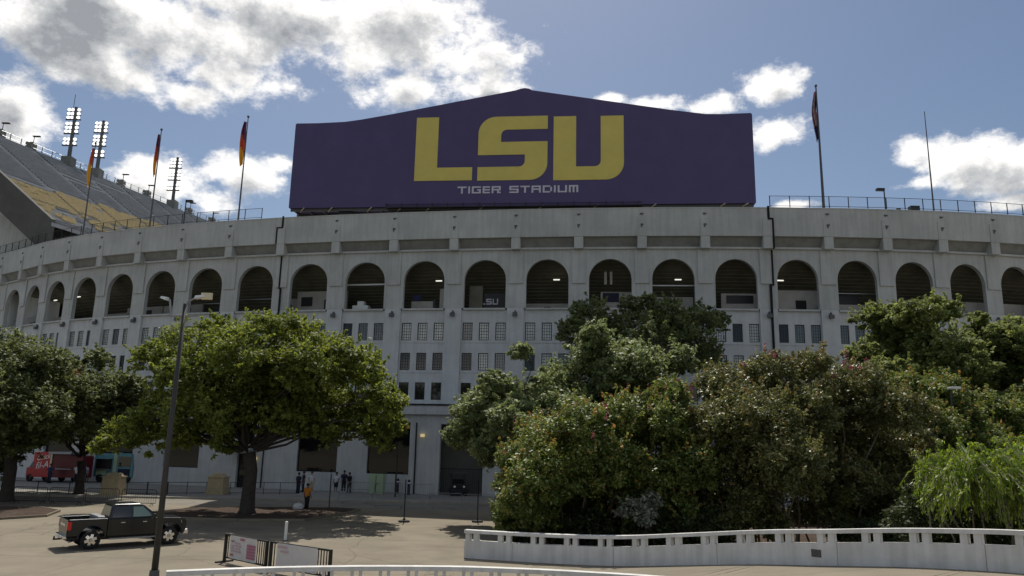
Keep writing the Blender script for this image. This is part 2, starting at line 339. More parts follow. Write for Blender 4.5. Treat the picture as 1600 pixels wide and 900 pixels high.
# expansion joints cut in the plaza and pavement
mb = MB()
for yy in (8, 16, 24, 31, 38, 45, 52): mb.box(-60, 60, yy, yy+.03, .001, .004)
for xx in range(-48, 49, 8): mb.box(xx, xx+.03, -20, 53.9, .0015, .0045)
structure(mb.build('paving_joints', M['pjoint']))
def bed(name, poly, h):
    c = Vector((sum(p[0] for p in poly)/len(poly), sum(p[1] for p in poly)/len(poly)))
    outer = [tuple(c+(Vector(p)-c)*1.0) for p in poly]; inner = [tuple(c+(Vector(p)-c)*.975) for p in poly]
    mb = MB(); n = len(poly)
    for i in range(n): mb.slab([outer[i], outer[(i+1)%n], inner[(i+1)%n], inner[i]], .0, h)
    structure(mb.build('bed_kerb', M['concrete']))
    me = bpy.data.meshes.new(name); bm = bmesh.new()
    vs = [bm.verts.new((p[0], p[1], h-.03)) for p in inner]; fc = bm.faces.new(vs)
    r = bmesh.ops.poke(bm, faces=[fc]); bmesh.ops.subdivide_edges(bm, edges=bm.edges[:], cuts=5, use_grid_fill=True)
    for v in bm.verts:
        if not v.is_boundary: v.co.z += random.uniform(-.01, .12)
    bm.to_mesh(me); bm.free(); me.materials.append(M['mulch']); structure(put(name, me))
bed('planting_bed', [(-20.6,45.2),(-15.5,44.9),(-11.8,45.6),(-10.2,50.6),(-10.0,53.2),(-12,53.5),(-16.2,52.9),(-20.8,50.9),(-22,48)], .13)
bed('planting_bed', [(-36,41.6),(-28.2,42.4),(-26.4,44.9),(-27.4,47.9),(-29.6,49.6),(-33,49),(-39,46)], .13)
bed('planting_bed', [(0.6,35.0),(6,33.2),(12.5,29.6),(19,24.5),(32,26),(40,60),(22,58),(5,54),(.6,47),(.3,39)], .10)

# ------------------------------------------------------------------ stadium ring
FX = [0.00010145544334710853, -0.009606937509936056, 0.24040571702445968, 3.825016188768277, -65.75456693412023]
FY = [0.00019597263807749415, -0.009477125682101703, 0.2384973112252415, -3.8518402483236502, 95.4276193669948]
def ring(k, off=0.0):                     # plan curve of the bracket fronts; off grows inward (away from the street)
    if k < 1:             # the ring straightens into the side of the stadium
        p, a = ring(1.0); d = Vector((math.cos(R(-34)), math.sin(R(-34)))); p = p+d*5.5*(k-1); return p+Vector((-d.y, d.x))*off, R(-34)
    p = Vector((np.polyval(FX, k), np.polyval(FY, k))); d = Vector((np.polyval(np.polyder(FX), k), np.polyval(np.polyder(FY), k))).normalized()
    return p+Vector((-d.y, d.x))*off, math.atan2(d.y, d.x)
stadium = thing('stadium', 'white concrete stadium with a ring of round arches behind the trees', 'stadium', (0, 72, 0))
S0 = Vector((0, 72, 0))
def holes_wall(mb, xs, zs, holes, y, depth):
    # xs, zs: breaks; holes: set of (i,j) cells left open, with reveals of the given depth
    for i in range(len(xs)-1):
        for j in range(len(zs)-1):
            a, b, c, d = xs[i], xs[i+1], zs[j], zs[j+1]
            if (i, j) in holes:
                mb.quad((a,y,c),(a,y+depth,c),(a,y+depth,d),(a,y,d)); mb.quad((b,y+depth,c),(b,y,c),(b,y,d),(b,y+depth,d))
                mb.quad((a,y,c),(b,y,c),(b,y+depth,c),(a,y+depth,c)); mb.quad((a,y+depth,d),(b,y+depth,d),(b,y,d),(a,y,d))
            else: mb.quad((a,y,c),(b,y,c),(b,y,d),(a,y,d))
HW = 3.0
# --- shared bay meshes (chord 6 m, centred on x = 0)
b = MB(); b.box(-HW, HW, 0, .35, 24.55, 27.29); b.box(-HW, HW, -.03, .38, 27.29, 27.41); me_par = b.mesh('parapet_panel', M['wall'])
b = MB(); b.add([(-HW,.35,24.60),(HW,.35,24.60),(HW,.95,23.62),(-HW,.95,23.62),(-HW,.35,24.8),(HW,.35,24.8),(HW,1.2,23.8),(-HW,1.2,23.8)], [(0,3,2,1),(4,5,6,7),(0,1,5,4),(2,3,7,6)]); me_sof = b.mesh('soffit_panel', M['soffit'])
b = MB(); b.box(-HW, HW, .58, .90, 23.42, 23.62); me_led = b.mesh('ledge', M['wall'])
# arch wall, z 17.62 to 23.5, opening 4.04 wide
b = MB(); ar, spr, sill, top = 2.02, 20.45, 17.62, 23.5; n = 20
pts = [(-ar, sill)]+[(ar*-math.cos(math.pi*i/n), spr+ar*math.sin(math.pi*i/n)) for i in range(n+1)]+[(ar, sill)]
for y, flip in ((.80, 0), (1.25, 1)):
    q = lambda *p: b.quad(*(p if not flip else p[::-1]))
    q((-HW,y,sill),(-ar,y,sill),(-ar,y,spr),(-HW,y,spr)); q((ar,y,sill),(HW,y,sill),(HW,y,spr),(ar,y,spr))
    for i in range(n):
        p, r_ = pts[1+i], pts[2+i]
        e0 = -HW if i == 0 else p[0]; e1 = HW if i == n-1 else r_[0]
        if i == 0: b.add([(-HW,y,spr),(p[0],y,spr),(r_[0],y,r_[1]),(r_[0],y,top),(-HW,y,top)], [(0,1,2,3,4) if not flip else (4,3,2,1,0)])
        elif i == n-1: b.add([(p[0],y,p[1]),(r_[0],y,spr),(HW,y,spr),(HW,y,top),(p[0],y,top)], [(0,1,2,3,4) if not flip else (4,3,2,1,0)])
        else: q((p[0],y,p[1]),(r_[0],y,r_[1]),(r_[0],y,top),(p[0],y,top))
for i in range(len(pts)-1): b.quad((pts[i][0],.80,pts[i][1]),(pts[i][0],1.25,pts[i][1]),(pts[i+1][0],1.25,pts[i+1][1]),(pts[i+1][0],.80,pts[i+1][1]))
b.box(-ar-.0, ar, .74, 1.25, sill-.18, sill-.001)
me_arch = b.mesh('arch_wall', M['wall'])
# window wall between the piers, three storeys of three openings
WX = [-1.58, 0, 1.58]; WZ = [(14.45, 16.2), (11.5, 13.2), (8.62, 10.3)]
xs = [-2.35]; zs = [7.0]
for c in WX: xs += [c-.48, c+.48]
xs += [2.35]
for a, z in sorted(WZ): zs += [a, z]
zs += [17.44]
b = MB(); holes_wall(b, xs, zs, {(i, j) for i in (1,3,5) for j in (1,3,5)}, 1.0, .22)
for z in (14.2, 11.25): b.box(-2.33, 2.33, .955, 1.0, z, z+.09)
me_win = b.mesh('window_wall', M['wall2'])
b = MB(); b.box(-.66, .66, .69, .80, 20.1, 23.41); b.box(-.68, .68, .66, .8, 20.03, 20.1); me_strip = b.mesh('pilaster', M['wall'])
b = MB(); b.box(-.83, .83, .76, 1.3, 0, 17.6); me_pier = b.mesh('pier', M['wall2'])
b = MB(); b.add([(-.44,-.01,23.35),(.44,-.01,23.35),(.44,1.0,23.35),(-.44,1.0,23.35),(-.44,-.01,24.54),(.44,-.01,24.54),(.44,1.0,24.54),(-.44,1.0,24.54)],[(0,3,2,1),(4,5,6,7),(0,1,5,4),(1,2,6,5),(2,3,7,6),(3,0,4,7)])
b.box(-.44, .44, -.045, -.001, 24.55, 26.3); me_brk = b.mesh('bracket', M['wall'])
b = MB(); b.box(-.14,.14,-.09,-.046,25.6,25.76); b.box(-.1,.02,-.1,-.046,25.4,25.6); me_pl1 = b.mesh('anchor_plate', M['stain'])
b = MB(); b.box(-.17,.17,-.06,-.002,26.74,26.84); b.box(-.09,.03,-.09,-.002,26.66,26.74); me_pl2 = b.mesh('anchor_plate', M['stain'])
b = MB(); b.box(-.14,.14,.60,.76,16.95,17.2); b.box(-.22,.22,.36,.6,16.75,17.1); b.box(-.05,.05,.5,.76,17.2,17.34); me_wl = b.mesh('wall_lamp', M['grey_metal'])
# windows
def window_mesh(w, h, cols, rows, bar=.034):
    b = MB(); t = .075
    b.box(-w/2, -w/2+t, 0, .06, 0, h); b.box(w/2-t, w/2, 0, .06, 0, h); b.box(-w/2+t, w/2-t, 0, .06, 0, t); b.box(-w/2+t, w/2-t, 0, .06, h-t, h)
    for i in range(1, cols): x = -w/2+w*i/cols; b.box(x-bar/2, x+bar/2, .005, .045, t, h-t)
    for j in range(1, rows): z = h*j/rows; b.box(-w/2+t, w/2-t, .008, .042, z-bar/2, z+bar/2)
    return b.mesh('window', M['frame'])
me_w = [window_mesh(.955, WZ[0][1]-WZ[0][0], 4, 6), window_mesh(.955, WZ[1][1]-WZ[1][0], 4, 6), window_mesh(.955, WZ[2][1]-WZ[2][0], 2, 2, .02)]
me_p = {}
for j in range(3):
    for k_, mm in (('d','pane'), ('m','pane_mid'), ('p','pane_pale')):
        b = MB(); h = WZ[j][1]-WZ[j][0]; b.quad((-.44,.03,.03),(.44,.03,.03),(.44,.03,h-.03),(-.44,.03,h-.03)); me_p[j,k_] = b.mesh('pane', M[mm])
# concourse behind the arches
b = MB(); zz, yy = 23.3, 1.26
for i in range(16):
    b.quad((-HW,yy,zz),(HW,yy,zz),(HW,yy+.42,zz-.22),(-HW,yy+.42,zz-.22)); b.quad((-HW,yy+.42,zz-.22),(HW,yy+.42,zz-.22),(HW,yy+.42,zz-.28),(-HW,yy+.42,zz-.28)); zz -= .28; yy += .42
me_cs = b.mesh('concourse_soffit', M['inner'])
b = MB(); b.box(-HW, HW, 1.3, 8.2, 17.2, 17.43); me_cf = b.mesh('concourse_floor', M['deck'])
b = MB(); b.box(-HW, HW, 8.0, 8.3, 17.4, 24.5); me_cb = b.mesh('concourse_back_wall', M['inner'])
b = MB(); b.box(-.32,.32,-.08,.08,-.05,.05); me_tube = b.mesh('fluorescent_lamp', M['tube'])
KLO, KHI = -5, 24
joints = {8: -1, 16: 1}
spec = {1:'L',2:'L',3:'L',4:'p',5:'p',6:'d',7:'b',8:'wd',9:'cx',10:'Lw',11:'lsu',12:'L',13:'vp',14:'Lc',15:'bp',16:'LW',17:'bs',18:'d',19:'wl',20:'wl',21:'wl'}
rnd = random.Random(3)
def sput(name, me, fr, parent=stadium, sx=1.0):
    p, a = fr; return put(name, me, parent, loc=(p.x-S0.x, p.y-S0.y, 0), rz=a, sx=sx)
for k in range(KLO, KHI):
    p0, _ = ring(k); p1, _ = ring(k+1); ch = p1-p0; a = math.atan2(ch.y, ch.x); mid = (p0+p1)/2; sx = ch.length/6.0; fr = (mid, a)
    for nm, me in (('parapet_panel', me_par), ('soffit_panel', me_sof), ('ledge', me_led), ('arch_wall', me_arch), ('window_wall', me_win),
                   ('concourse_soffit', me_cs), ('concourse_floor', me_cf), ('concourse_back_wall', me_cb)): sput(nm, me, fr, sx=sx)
    mid3 = Vector((mid.x-S0.x, mid.y-S0.y, 0)); ca, sa = math.cos(a), math.sin(a)
    def loc(x, y, z): return (mid3.x+x*ca-y*sa, mid3.y+x*sa+y*ca, z)
    for j, (z0, z1) in enumerate(WZ):
        if j == 0: base = 'm' if k in (7,8,9,17,18) or k > 15 else 'p'
        elif j == 1: base = 'd' if k < 11 else rnd.choice('dp')
        else: base = 'd'
        for i, x in enumerate(WX):
            o = put('window', me_w[j], stadium, loc=loc(x*sx, 1.08, z0), rz=a, sx=sx)
            kind = base if rnd.random() < .8 else rnd.choice('dmp' if j < 2 else 'dd')
            if k == 11 and j == 1: kind = 'dpm'[i]
            put('pane', me_p[j, kind], o)
    # what stands in the concourse of this bay
    s = spec.get(k, 'd'); t = []
    if s[0] == 'L':
        for x in ((.9,) if k in (10,) else (-.9,) if k == 16 else (.75,)): put('fluorescent_lamp', me_tube, stadium, loc=loc(x, 3.1, 20.9), rz=a)
    def pb(nm, m, x0, x1, y0, y1, z0, z1, **kw):
        b = MB(); b.box(x0, x1, y0, y1, z0, z1); b.build(nm, M[m], stadium, loc=loc(0,0,0), rz=a)
    if s == 'L': pb('partition', 'inner_wall', -2.9, 2.9, 4.4, 4.6, 17.43, [18.7, 19.1, 18.4][k % 3]); pb('service_door', 'dark', -.6, .1, 4.34, 4.398, 17.43, 18.35)
    if s in ('p',): pb('partition', 'inner_wall', -2.9, 2.6, 4.6, 4.8, 17.43, 19.3); pb('service_door', 'dark', .2, 1.0, 4.55, 4.598, 17.43, 18.9)
    if s == 'b': pb('partition', 'inner_wall', -.2, 2.9, 5.2, 5.4, 17.43, 19.7); pb('service_door', 'dark', 1.0, 1.9, 5.14, 5.198, 17.43, 19.0); pb('guard_rail', 'galv', -2.9, 2.9, 2.6, 2.66, 19.2, 19.26)
    if s == 'wd': pb('partition', 'inner_wall', -2.9, 2.9, 4.0, 4.2, 17.43, 20.2); pb('service_door', 'dark', .3, 1.3, 3.94, 3.998, 17.43, 19.3); pb('menu_board', 'dark', -2.4, -1.1, 3.94, 3.998, 18.6, 19.6)
    if s == 'cx': pb('cross_beam', 'white_metal', -2.95, 2.95, 2.6, 2.75, 20.45, 20.6); pb('counter', 'white_metal', -1.9, -.2, 2.4, 3.2, 17.43, 18.3); pb('counter_box', 'white_metal', -1.4, -.7, 2.5, 3.1, 18.3, 18.75); pb('column', 'inner_wall', 1.4, 1.75, 4, 4.35, 17.43, 20.5)
    if s == 'Lw': pb('partition', 'inner_wall', -1.9, .4, 3.0, 3.2, 17.43, 18.75); pb('menu_board', 'flagb', -1.7, -.9, 2.9, 2.99, 18.8, 19.4); pb('partition', 'inner_wall', 1.15, 2.9, 2.8, 3.0, 17.43, 20.0); pb('service_door', 'dark', .45, .7, 2.9, 3.0, 17.43, 18.9)
    if s == 'lsu':
        pb('partition', 'inner', -1.9, -.55, 2.6, 2.8, 17.43, 20.2); pb('counter_front', 'dark', -.5, 2.6, 3.0, 3.2, 17.43, 19.5)
        b = MB(); blocktext('LSU', -.75, 1.0, 18.35, 18.95, 2.93, 2.998, b); b.build('concourse_lettering', M['silver'], stadium, loc=loc(0,0,0), rz=a)
    if s == 'vp':
        for x in (-.55, .0): pb('hanging_banner', 'inner_wall', x, x+.25, 2.6, 2.66, 20.3, 21.6)
        pb('partition', 'inner_wall', -.9, 2.2, 3.0, 3.2, 17.43, 19.6); pb('menu_board', 'navy', -.7, .9, 2.93, 2.999, 18.6, 19.5)
    if s == 'Lc': pb('cross_beam', 'white_metal', -2.95, 2.95, 2.4, 2.5, 20.1, 20.2); pb('partition', 'inner_wall', -1.9, 2.2, 3.4, 3.6, 17.43, 19.2)
    if s == 'bp': pb('partition', 'inner_wall', -.9, 2.9, 3.4, 3.6, 17.43, 19.6); pb('menu_board', 'dark', -.4, 2.2, 3.33, 3.399, 18.6, 19.4)
    if s == 'LW': pb('partition', 'inner_wall', -2.9, 2.9, 3.0, 3.2, 17.43, 19.9); pb('service_door', 'black_cloth', .45, 1.45, 2.93, 2.999, 17.43, 18.9)
    if s == 'bs': pb('menu_board', 'dark', -2.2, 1.0, 3.0, 3.1, 18.6, 19.5); pb('counter', 'inner_wall', -2.9, 2.9, 2.6, 2.8, 17.43, 18.5); pb('guard_rail', 'galv', -2.9, 2.9, 2.5, 2.58, 19.55, 19.63)
    if s == 'wl': pb('partition', 'inner_wall', -2.9, 2.9, 2.6, 2.8, 17.43, 19.1)
    if s == 'd': pb('guard_rail', 'galv', -2.9, 2.9, 2.6, 2.66, 18.9, 18.96); pb('counter', 'dark', -1.2, .6, 3.4, 3.8, 17.43, 18.6)
for k in range(KLO, KHI+1):
    fr = ring(k)
    for nm, me in (('pilaster', me_strip), ('pier', me_pier), ('bracket', me_brk), ('wall_lamp', me_wl)): sput(nm, me, fr)
    if k not in joints: sput('anchor_plate', me_pl1, fr); sput('anchor_plate', me_pl2, fr)
for k, s in joints.items():
    b = MB()
    if s < 0:
        b.box(-.02,.16,-.07,-.0,26.35,27.53); b.box(-.44,.16,-.068,-.001,26.2,26.35); b.box(-.62,-.445,-.066,.3,24.56,26.35); b.box(-.22,-.06,.62,.69,20.0,23.35); b.box(-.22,.1,.618,.688,19.86,20.0); b.box(-.06,.1,.62,.758,7.5,19.86)
    else:
        b.box(.05,.26,-.07,-.0,26.35,27.53); b.box(.05,.6,-.068,-.001,26.15,26.35); b.box(.445,.62,-.066,.3,23.35,26.15); b.box(.42,.58,.62,.689,20.0,23.35); b.box(.16,.58,.618,.688,19.86,20.0); b.box(.16,.36,.62,.758,7.5,19.86)
    sput('expansion_joint', b.mesh('expansion_joint', M['joint']), ring(k))
# seating bowl inside the ring (blocks the sky behind the arches), top walk
mb = MB(); NR = 14
for k in range(KLO, KHI):
    for i in range(NR):
        o0, z0 = 2.6+i*3.0, 26.0-i*1.6; o1 = o0+3.0
        A, B, Cc, D = ring(k, o0)[0], ring(k+1, o0)[0], ring(k+1, o1)[0], ring(k, o1)[0]
        g = lambda p, z: (p.x-S0.x, p.y-S0.y, z)
        mb.quad(g(A,z0), g(B,z0), g(Cc,z0), g(D,z0)); mb.quad(g(D,z0), g(Cc,z0), g(Cc,z0-1.6), g(D,z0-1.6))
    A, B, Cc, D = ring(k, .35)[0], ring(k+1, .35)[0], ring(k+1, 2.6)[0], ring(k, 2.6)[0]
    mb.quad(g(A,26.0), g(B,26.0), g(Cc,26.0), g(D,26.0))
mb.build('seating_bowl', M['deck'], stadium)
# --- ground storey, standing 4.5 m forward of the ring
GF = [2.0, 3.28, 4.57, 5.88, 7.08, 8.2, 9.29, 10.34, 11.40, 12.44, 13.46, 14.48, 15.5, 16.5, 17.5, 18.6, 19.8, 21.0]
for i in range(len(GF)-1):
    c = GF[i]; cl = (GF[i-1]+c)/2 if i else c-.6; cr = (GF[i+1]+c)/2
    pl, pr = ring(cl, -4.5)[0], ring(cr, -4.5)[0]; ch = pr-pl; a = math.atan2(ch.y, ch.x); mid = (pl+pr)/2; W = ch.length/2
    fr = (mid, a); pas = i >= 8; door = i == 5
    zs0 = 0.0 if pas else 1.75
    if door: xs = [-W, -1.1, .5, W]; zs = [0, 3.2, 6.3]; hl = {(1, 0)}
    else: xs = [-W, -1.95, 1.95, W]; zs = [0, zs0, 6.3] if not pas else [0, 6.2, 6.3]; hl = {(1, 0 if pas else 1)}
    b = MB(); holes_wall(b, xs, zs, hl, 0, .45); sput('ground_storey_wall', b.mesh('ground_storey_wall', M['wall2']), fr)
    b = MB(); b.box(-W, W, -.45, 5.3, 7.02, 7.8); b.box(-W, W, -.02, .5, 6.3, 7.02); sput('canopy_fascia', b.mesh('canopy_fascia', M['wall2']), fr)
    b = MB(); b.box(-W, W, -.52, .3, 7.8, 7.95); sput('roof_edge_shadow', b.mesh('roof_edge_shadow', M['dark']), fr)  # dark roof-edge strip, coloured to draw the shadow line above the fascia
    lp = lambda x, y, z: (mid.x-S0.x+x*math.cos(a)-y*math.sin(a), mid.y-S0.y+x*math.sin(a)+y*math.cos(a), z)
    if pas:
        b = MB(); b.box(-W, W, 3.6, 3.9, 0, 7); b.build('passage_back_wall', M['deck'], stadium, loc=lp(0,0,0), rz=a)
        b = MB(); 
        for x in np.arange(-1.9, 1.95, .2): b.box(x-.012, x+.012, .9, .925, 0, 2.3)
        b.box(-1.95, 1.95, .89, .935, 2.3, 2.36); b.box(-1.95, 1.95, .89, .935, .1, .15); o = b.build('passage_gate', M['dark'], stadium, loc=lp(0,0,0), rz=a)
    elif door:
        b = MB(); b.box(-1.1, .5, .3, .36, 0, 3.2); b.build('entrance_door', M['pane'], stadium, loc=lp(0,0,0), rz=a)
        b = MB(); b.box(-1.4, .9, -1.3, -.001, 3.35, 3.6); b.build('door_canopy', M['galv'], stadium, loc=lp(0,0,0), rz=a)
        b = MB(); b.box(.75,.95,-.25,-.001,2.6,2.9); b.build('wall_lamp', M['warm'], stadium, loc=lp(0,0,0), rz=a)
        b = MB(); b.tube([(1.6,-.08,.2),(1.6,-.08,6.3)], .06, 8); b.build('downpipe', M['dark'], stadium, loc=lp(0,0,0), rz=a)
    else:
        b = MB(); w, h = 3.9, 6.3-zs0; t = .07
        b.box(-w/2, -w/2+t, 0, .1, 0, h); b.box(w/2-t, w/2, 0, .1, 0, h); b.box(-w/2+t, w/2-t, 0, .1, 0, t); b.box(-w/2+t, w/2-t, 0, .1, h-t, h)
        o = b.build('shopfront_window', M['frame'], stadium, loc=lp(0, .2, zs0), rz=a)
        b = MB(); b.quad((-w/2+.05,.05,.05),(w/2-.05,.05,.05),(w/2-.05,.05,h-.05),(-w/2+.05,.05,h-.05)); b.build('pane', M['shop_glass'] if i > 5 else M['pane'], o)
        if i == 7:
            b = MB(); b.box(.5, 1.85, .12, .19, 4.0+zs0, 4.3+zs0); b.build('orange_patch', M['plain_orange'], stadium, loc=lp(0,0,0), rz=a)  # plain orange patch in the shopfront opening
            b = MB(); b.tube([(2.55,-.08,.1),(2.55,-.08,6.3)], .07, 8); b.build('downpipe', M['dark'], stadium, loc=lp(0,0,0), rz=a)
            b = MB(); b.box(3.0,3.3,-.3,-.001,5.05,5.3); b.build('wall_lamp', M['warm'], stadium, loc=lp(0,0,0), rz=a)

# ------------------------------------------------------------------ big sign on the parapet
SL, SR = Vector((-23.498, 75.01)), Vector((23.674, 70.0)); sd_ = (SR-SL).normalized(); SY = math.atan2(sd_.y, sd_.x)
sign = thing('stadium_sign', 'huge purple peaked signboard reading LSU TIGER STADIUM above the parapet', 'sign', (SL.x, SL.y, 28.2), SY)
poly = [(0,.05),(.05,0),(47.42,0),(47.47,.05),(47.47,9.3),(47.35,9.45),(44.6,9.40),(42.9,9.45),(39.5,9.98),(25.3,12.55),(24.95,12.74),(24.5,12.82),(24.1,12.76),(23.6,12.6),(10.5,10.25),(7.2,9.72),(5.4,9.5),(2.5,9.42),(.1,9.44),(0,9.3)]
b = MB(); b.prism(poly, 0, 2.4); b.build('sign_face', M['purple'], sign)
for u in np.arange(5.93, 47, 5.93):
    b = MB(); b.box(u-.02, u+.02, -.003, -.0002, .06, 9.2); b.build('vinyl_seam', M['purple'], sign)
b = MB(); y0, y1 = -.05, -.004
b.prism([(13.21,2.75),(19.25,2.75),(19.25,4.16),(15.57,4.16),(15.57,9.74),(13.21,9.74)], y0, y1); b.build('letter', M['gold'], sign)
b = MB()
b.prism([(19.8,2.7)]+arc(25.2,4.47,1.77,-90,0)+[(26.97,6.85),(22.17,6.85)]+arc(22.77,7.6,.6,180,90,5)+[(26.97,8.2),(26.97,9.65)]+arc(21.6,7.85,1.8,90,180)+[(19.8,5.45),(24.66,5.45)]+arc(24.06,4.75,.6,0,-90,5)+[(19.8,4.15)], y0, y1); b.build('letter', M['gold'], sign)
b = MB()
b.prism([(27.58,2.62)]+arc(32.9,4.42,1.8,-90,0)+[(34.7,9.48),(32.38,9.48)]+arc(31.78,4.65,.6,0,-90,5)+[(29.88,4.05),(29.88,9.53),(27.58,9.53)], y0, y1); b.build('letter', M['gold'], sign)
for word, ua, ub in (('TIGER', 17.8, 22.26), ('STADIUM', 23.14, 30.12)):
    cols = sum(len(GLYPH[c].split()[0])+1 for c in word)-1; x = ua; cw = (ub-ua)/cols
    for c in word:
        n = len(GLYPH[c].split()[0]); b = MB(); blocktext(c, x, x+n*cw, 1.33, 2.08, -.04, -.004, b); b.build('letter', M['silver'], sign); x += (n+1)*cw
b = MB()
b.box(.1, 47.3, .3, .45, -.28, -.002); b.box(.1, 47.3, 2.0, 2.2, -.30, -.002)
for u in np.arange(.4, 47.3, 1.55): b.box(u-.05, u+.05, .45, 2.0, -.22, -.01)
b.build('bottom_frame', M['grey_metal'], sign)
b = MB(); b.box(10.4, 36.5, -.25, .25, -.16, -.08); b.box(10.4, 36.5, -.28, -.22, .12, .18)
for u in np.arange(10.5, 36.5, 1.6): b.box(u-.04, u+.04, -.29, -.215, -.16, .3)
b.box(10.5, 36.4, .5, 1.9, -.62, -.31)
b.build('catwalk', M['dark'], sign)
rs = random.Random(8)
for u in (5.9, 11.6, 17.8, 23.2, 29.4, 35.6, 41.8):
    b = MB()
    for du in (-.55, .4): b.box(u+du, u+du+.22, .7, 1.0, -1.8, -.31); b.box(u+du, u+du+.22, 1.6, 1.9, -1.8, -.32)
    b.box(u-.7, u+.75, .6, 2.0, -.66, -.33); b.box(u-.5, u+.6, .68, .99, -.95, -.8)
    b.build('support_leg', M['dark'], sign)
for u in (1.6, 4.6, 8.8, 12, 15, 20.5, 26.5, 32, 37.7, 44.4, 46.6):
    b = MB(); b.tube([(u-.5,.5,-.3),(u+.1,-.1,-.04)], .06, 5); b.build('strut', M['cream'], sign)

# ------------------------------------------------------------------ far upper deck with seats
UA = Vector((-81.7, 111.9, 50)); ud = Vector((.3162,.9487,0)); un = Vector((.9487,-.3162,0)); al = R(35)
us = un*math.cos(al)-Vector((0,0,math.sin(al)))
deck = thing('upper_deck', 'grey sloping upper deck with a band of gold seats beyond the parapet', 'grandstand', (-81.7, 111.9, 0))
D0 = Vector((-81.7, 111.9, 0))
def P(u, s, up=0.0): return tuple(UA+ud*u+us*s+Vector((0,0,up))-D0)
ROW = .85
grey, gold, steps = MB(), MB(), MB(); rs = random.Random(5)
nr = 40
for r_ in range(nr):
    s0, s1 = r_*ROW, (r_+1)*ROW; zt = 0.0
    a0 = UA+us*s0; a1 = UA+us*s1
    def tread(mb, u0, u1):
        A = UA+ud*u0+us*s0-D0; h = un*(ROW*math.cos(al)); dz = Vector((0,0,-ROW*math.sin(al)))
        B = A+ud*(u1-u0)
        mb.quad(tuple(A), tuple(A+h), tuple(B+h), tuple(B)); mb.quad(tuple(A+h), tuple(A+h+dz), tuple(B+h+dz), tuple(B+h))
    tread(grey, -11.5, 75)
    # bench or chair line on each tread
    def bench(mb, u0, u1, hh, bh=.0):
        A = UA+ud*u0+us*s0-D0+un*.12; B = A+ud*(u1-u0); h = un*.32; z = Vector((0,0,hh)); z0 = Vector((0,0,hh-.12))
        for q in ((A+z,A+h+z,B+h+z,B+z),(A+h+z,A+h+z0,B+h+z0,B+h+z),(A+z,B+z,B+z0,A+z0)): mb.quad(*[tuple(p) for p in q])
        if bh:
            z2 = Vector((0,0,hh+bh)); mb.quad(tuple(A+z), tuple(B+z), tuple(B+z2), tuple(A+z2))
    u = -11.2
    while u < 75:
        L_ = 8.6; u1 = min(u+L_-.7, 75)
        top_g = 21.2-.17*(u+10); low_g = 31.5-.12*(u+10)
        if top_g < s0 < low_g:                      # single blocks of seats, some missing low down
            v_ = u
            while v_ < u1-.2:
                w_ = min(u1, v_+rs.choice((1.1, 1.6, 2.2)))
                if rs.random() > (.62 if s0 > low_g-4.5 else .07): bench(gold, v_, w_-.1, .42, rs.uniform(.34, .46))
                elif rs.random() < .6: bench(steps, v_, w_-.1, .40)
                v_ = w_
        elif rs.random() < .97: bench(steps, u, u1, .40)
        u += L_
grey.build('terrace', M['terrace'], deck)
o = gold.build('gold_seats', M['seat_gold'], deck); o['kind'] = 'stuff'
o = steps.build('bench_rows', M['seat_grey'], deck); o['kind'] = 'stuff'
# end wall of the deck, its thickness and the sloping girder face
E0, E1 = 0, 34
q = [UA+ud*-11.6+us*E0-D0, UA+ud*-11.6+us*E1-D0]
b = MB(); t = Vector((0,0,-3.9)); up = Vector((0,0,.9)); k2 = ud*.6
for A_, B_ in ((q[0], q[1]),):
    v = [A_+up, B_+up, B_+t, A_+t]; b.add([tuple(p) for p in v]+[tuple(p+k2) for p in v], [(0,1,2,3),(7,6,5,4),(0,4,5,1),(1,5,6,2),(2,6,7,3),(3,7,4,0)])
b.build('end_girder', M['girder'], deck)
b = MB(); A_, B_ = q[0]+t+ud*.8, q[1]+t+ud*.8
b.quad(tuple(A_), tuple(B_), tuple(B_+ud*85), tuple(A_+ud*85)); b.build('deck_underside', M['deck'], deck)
# pale wall below the girder, and a black box for the opening's darkness
b = MB(); w0, w1 = q[0]+ud*3-un*6, q[1]+ud*3
b.quad((w0.x,w0.y,2),(w1.x,w1.y,2),(w1.x,w1.y,w1.z-4),(w0.x,w0.y,w0.z-4+4.2)); b.build('lower_end_wall', M['wall'], deck)
b = MB(); c_ = w1-ud*1.5; cx, cy = -69.0-D0.x, 99.5-D0.y; b.box(cx-2.0, cx+2.2, cy, cy+4, 30.6, 32.4); b.build('dark_opening_box', M['joint'], deck)
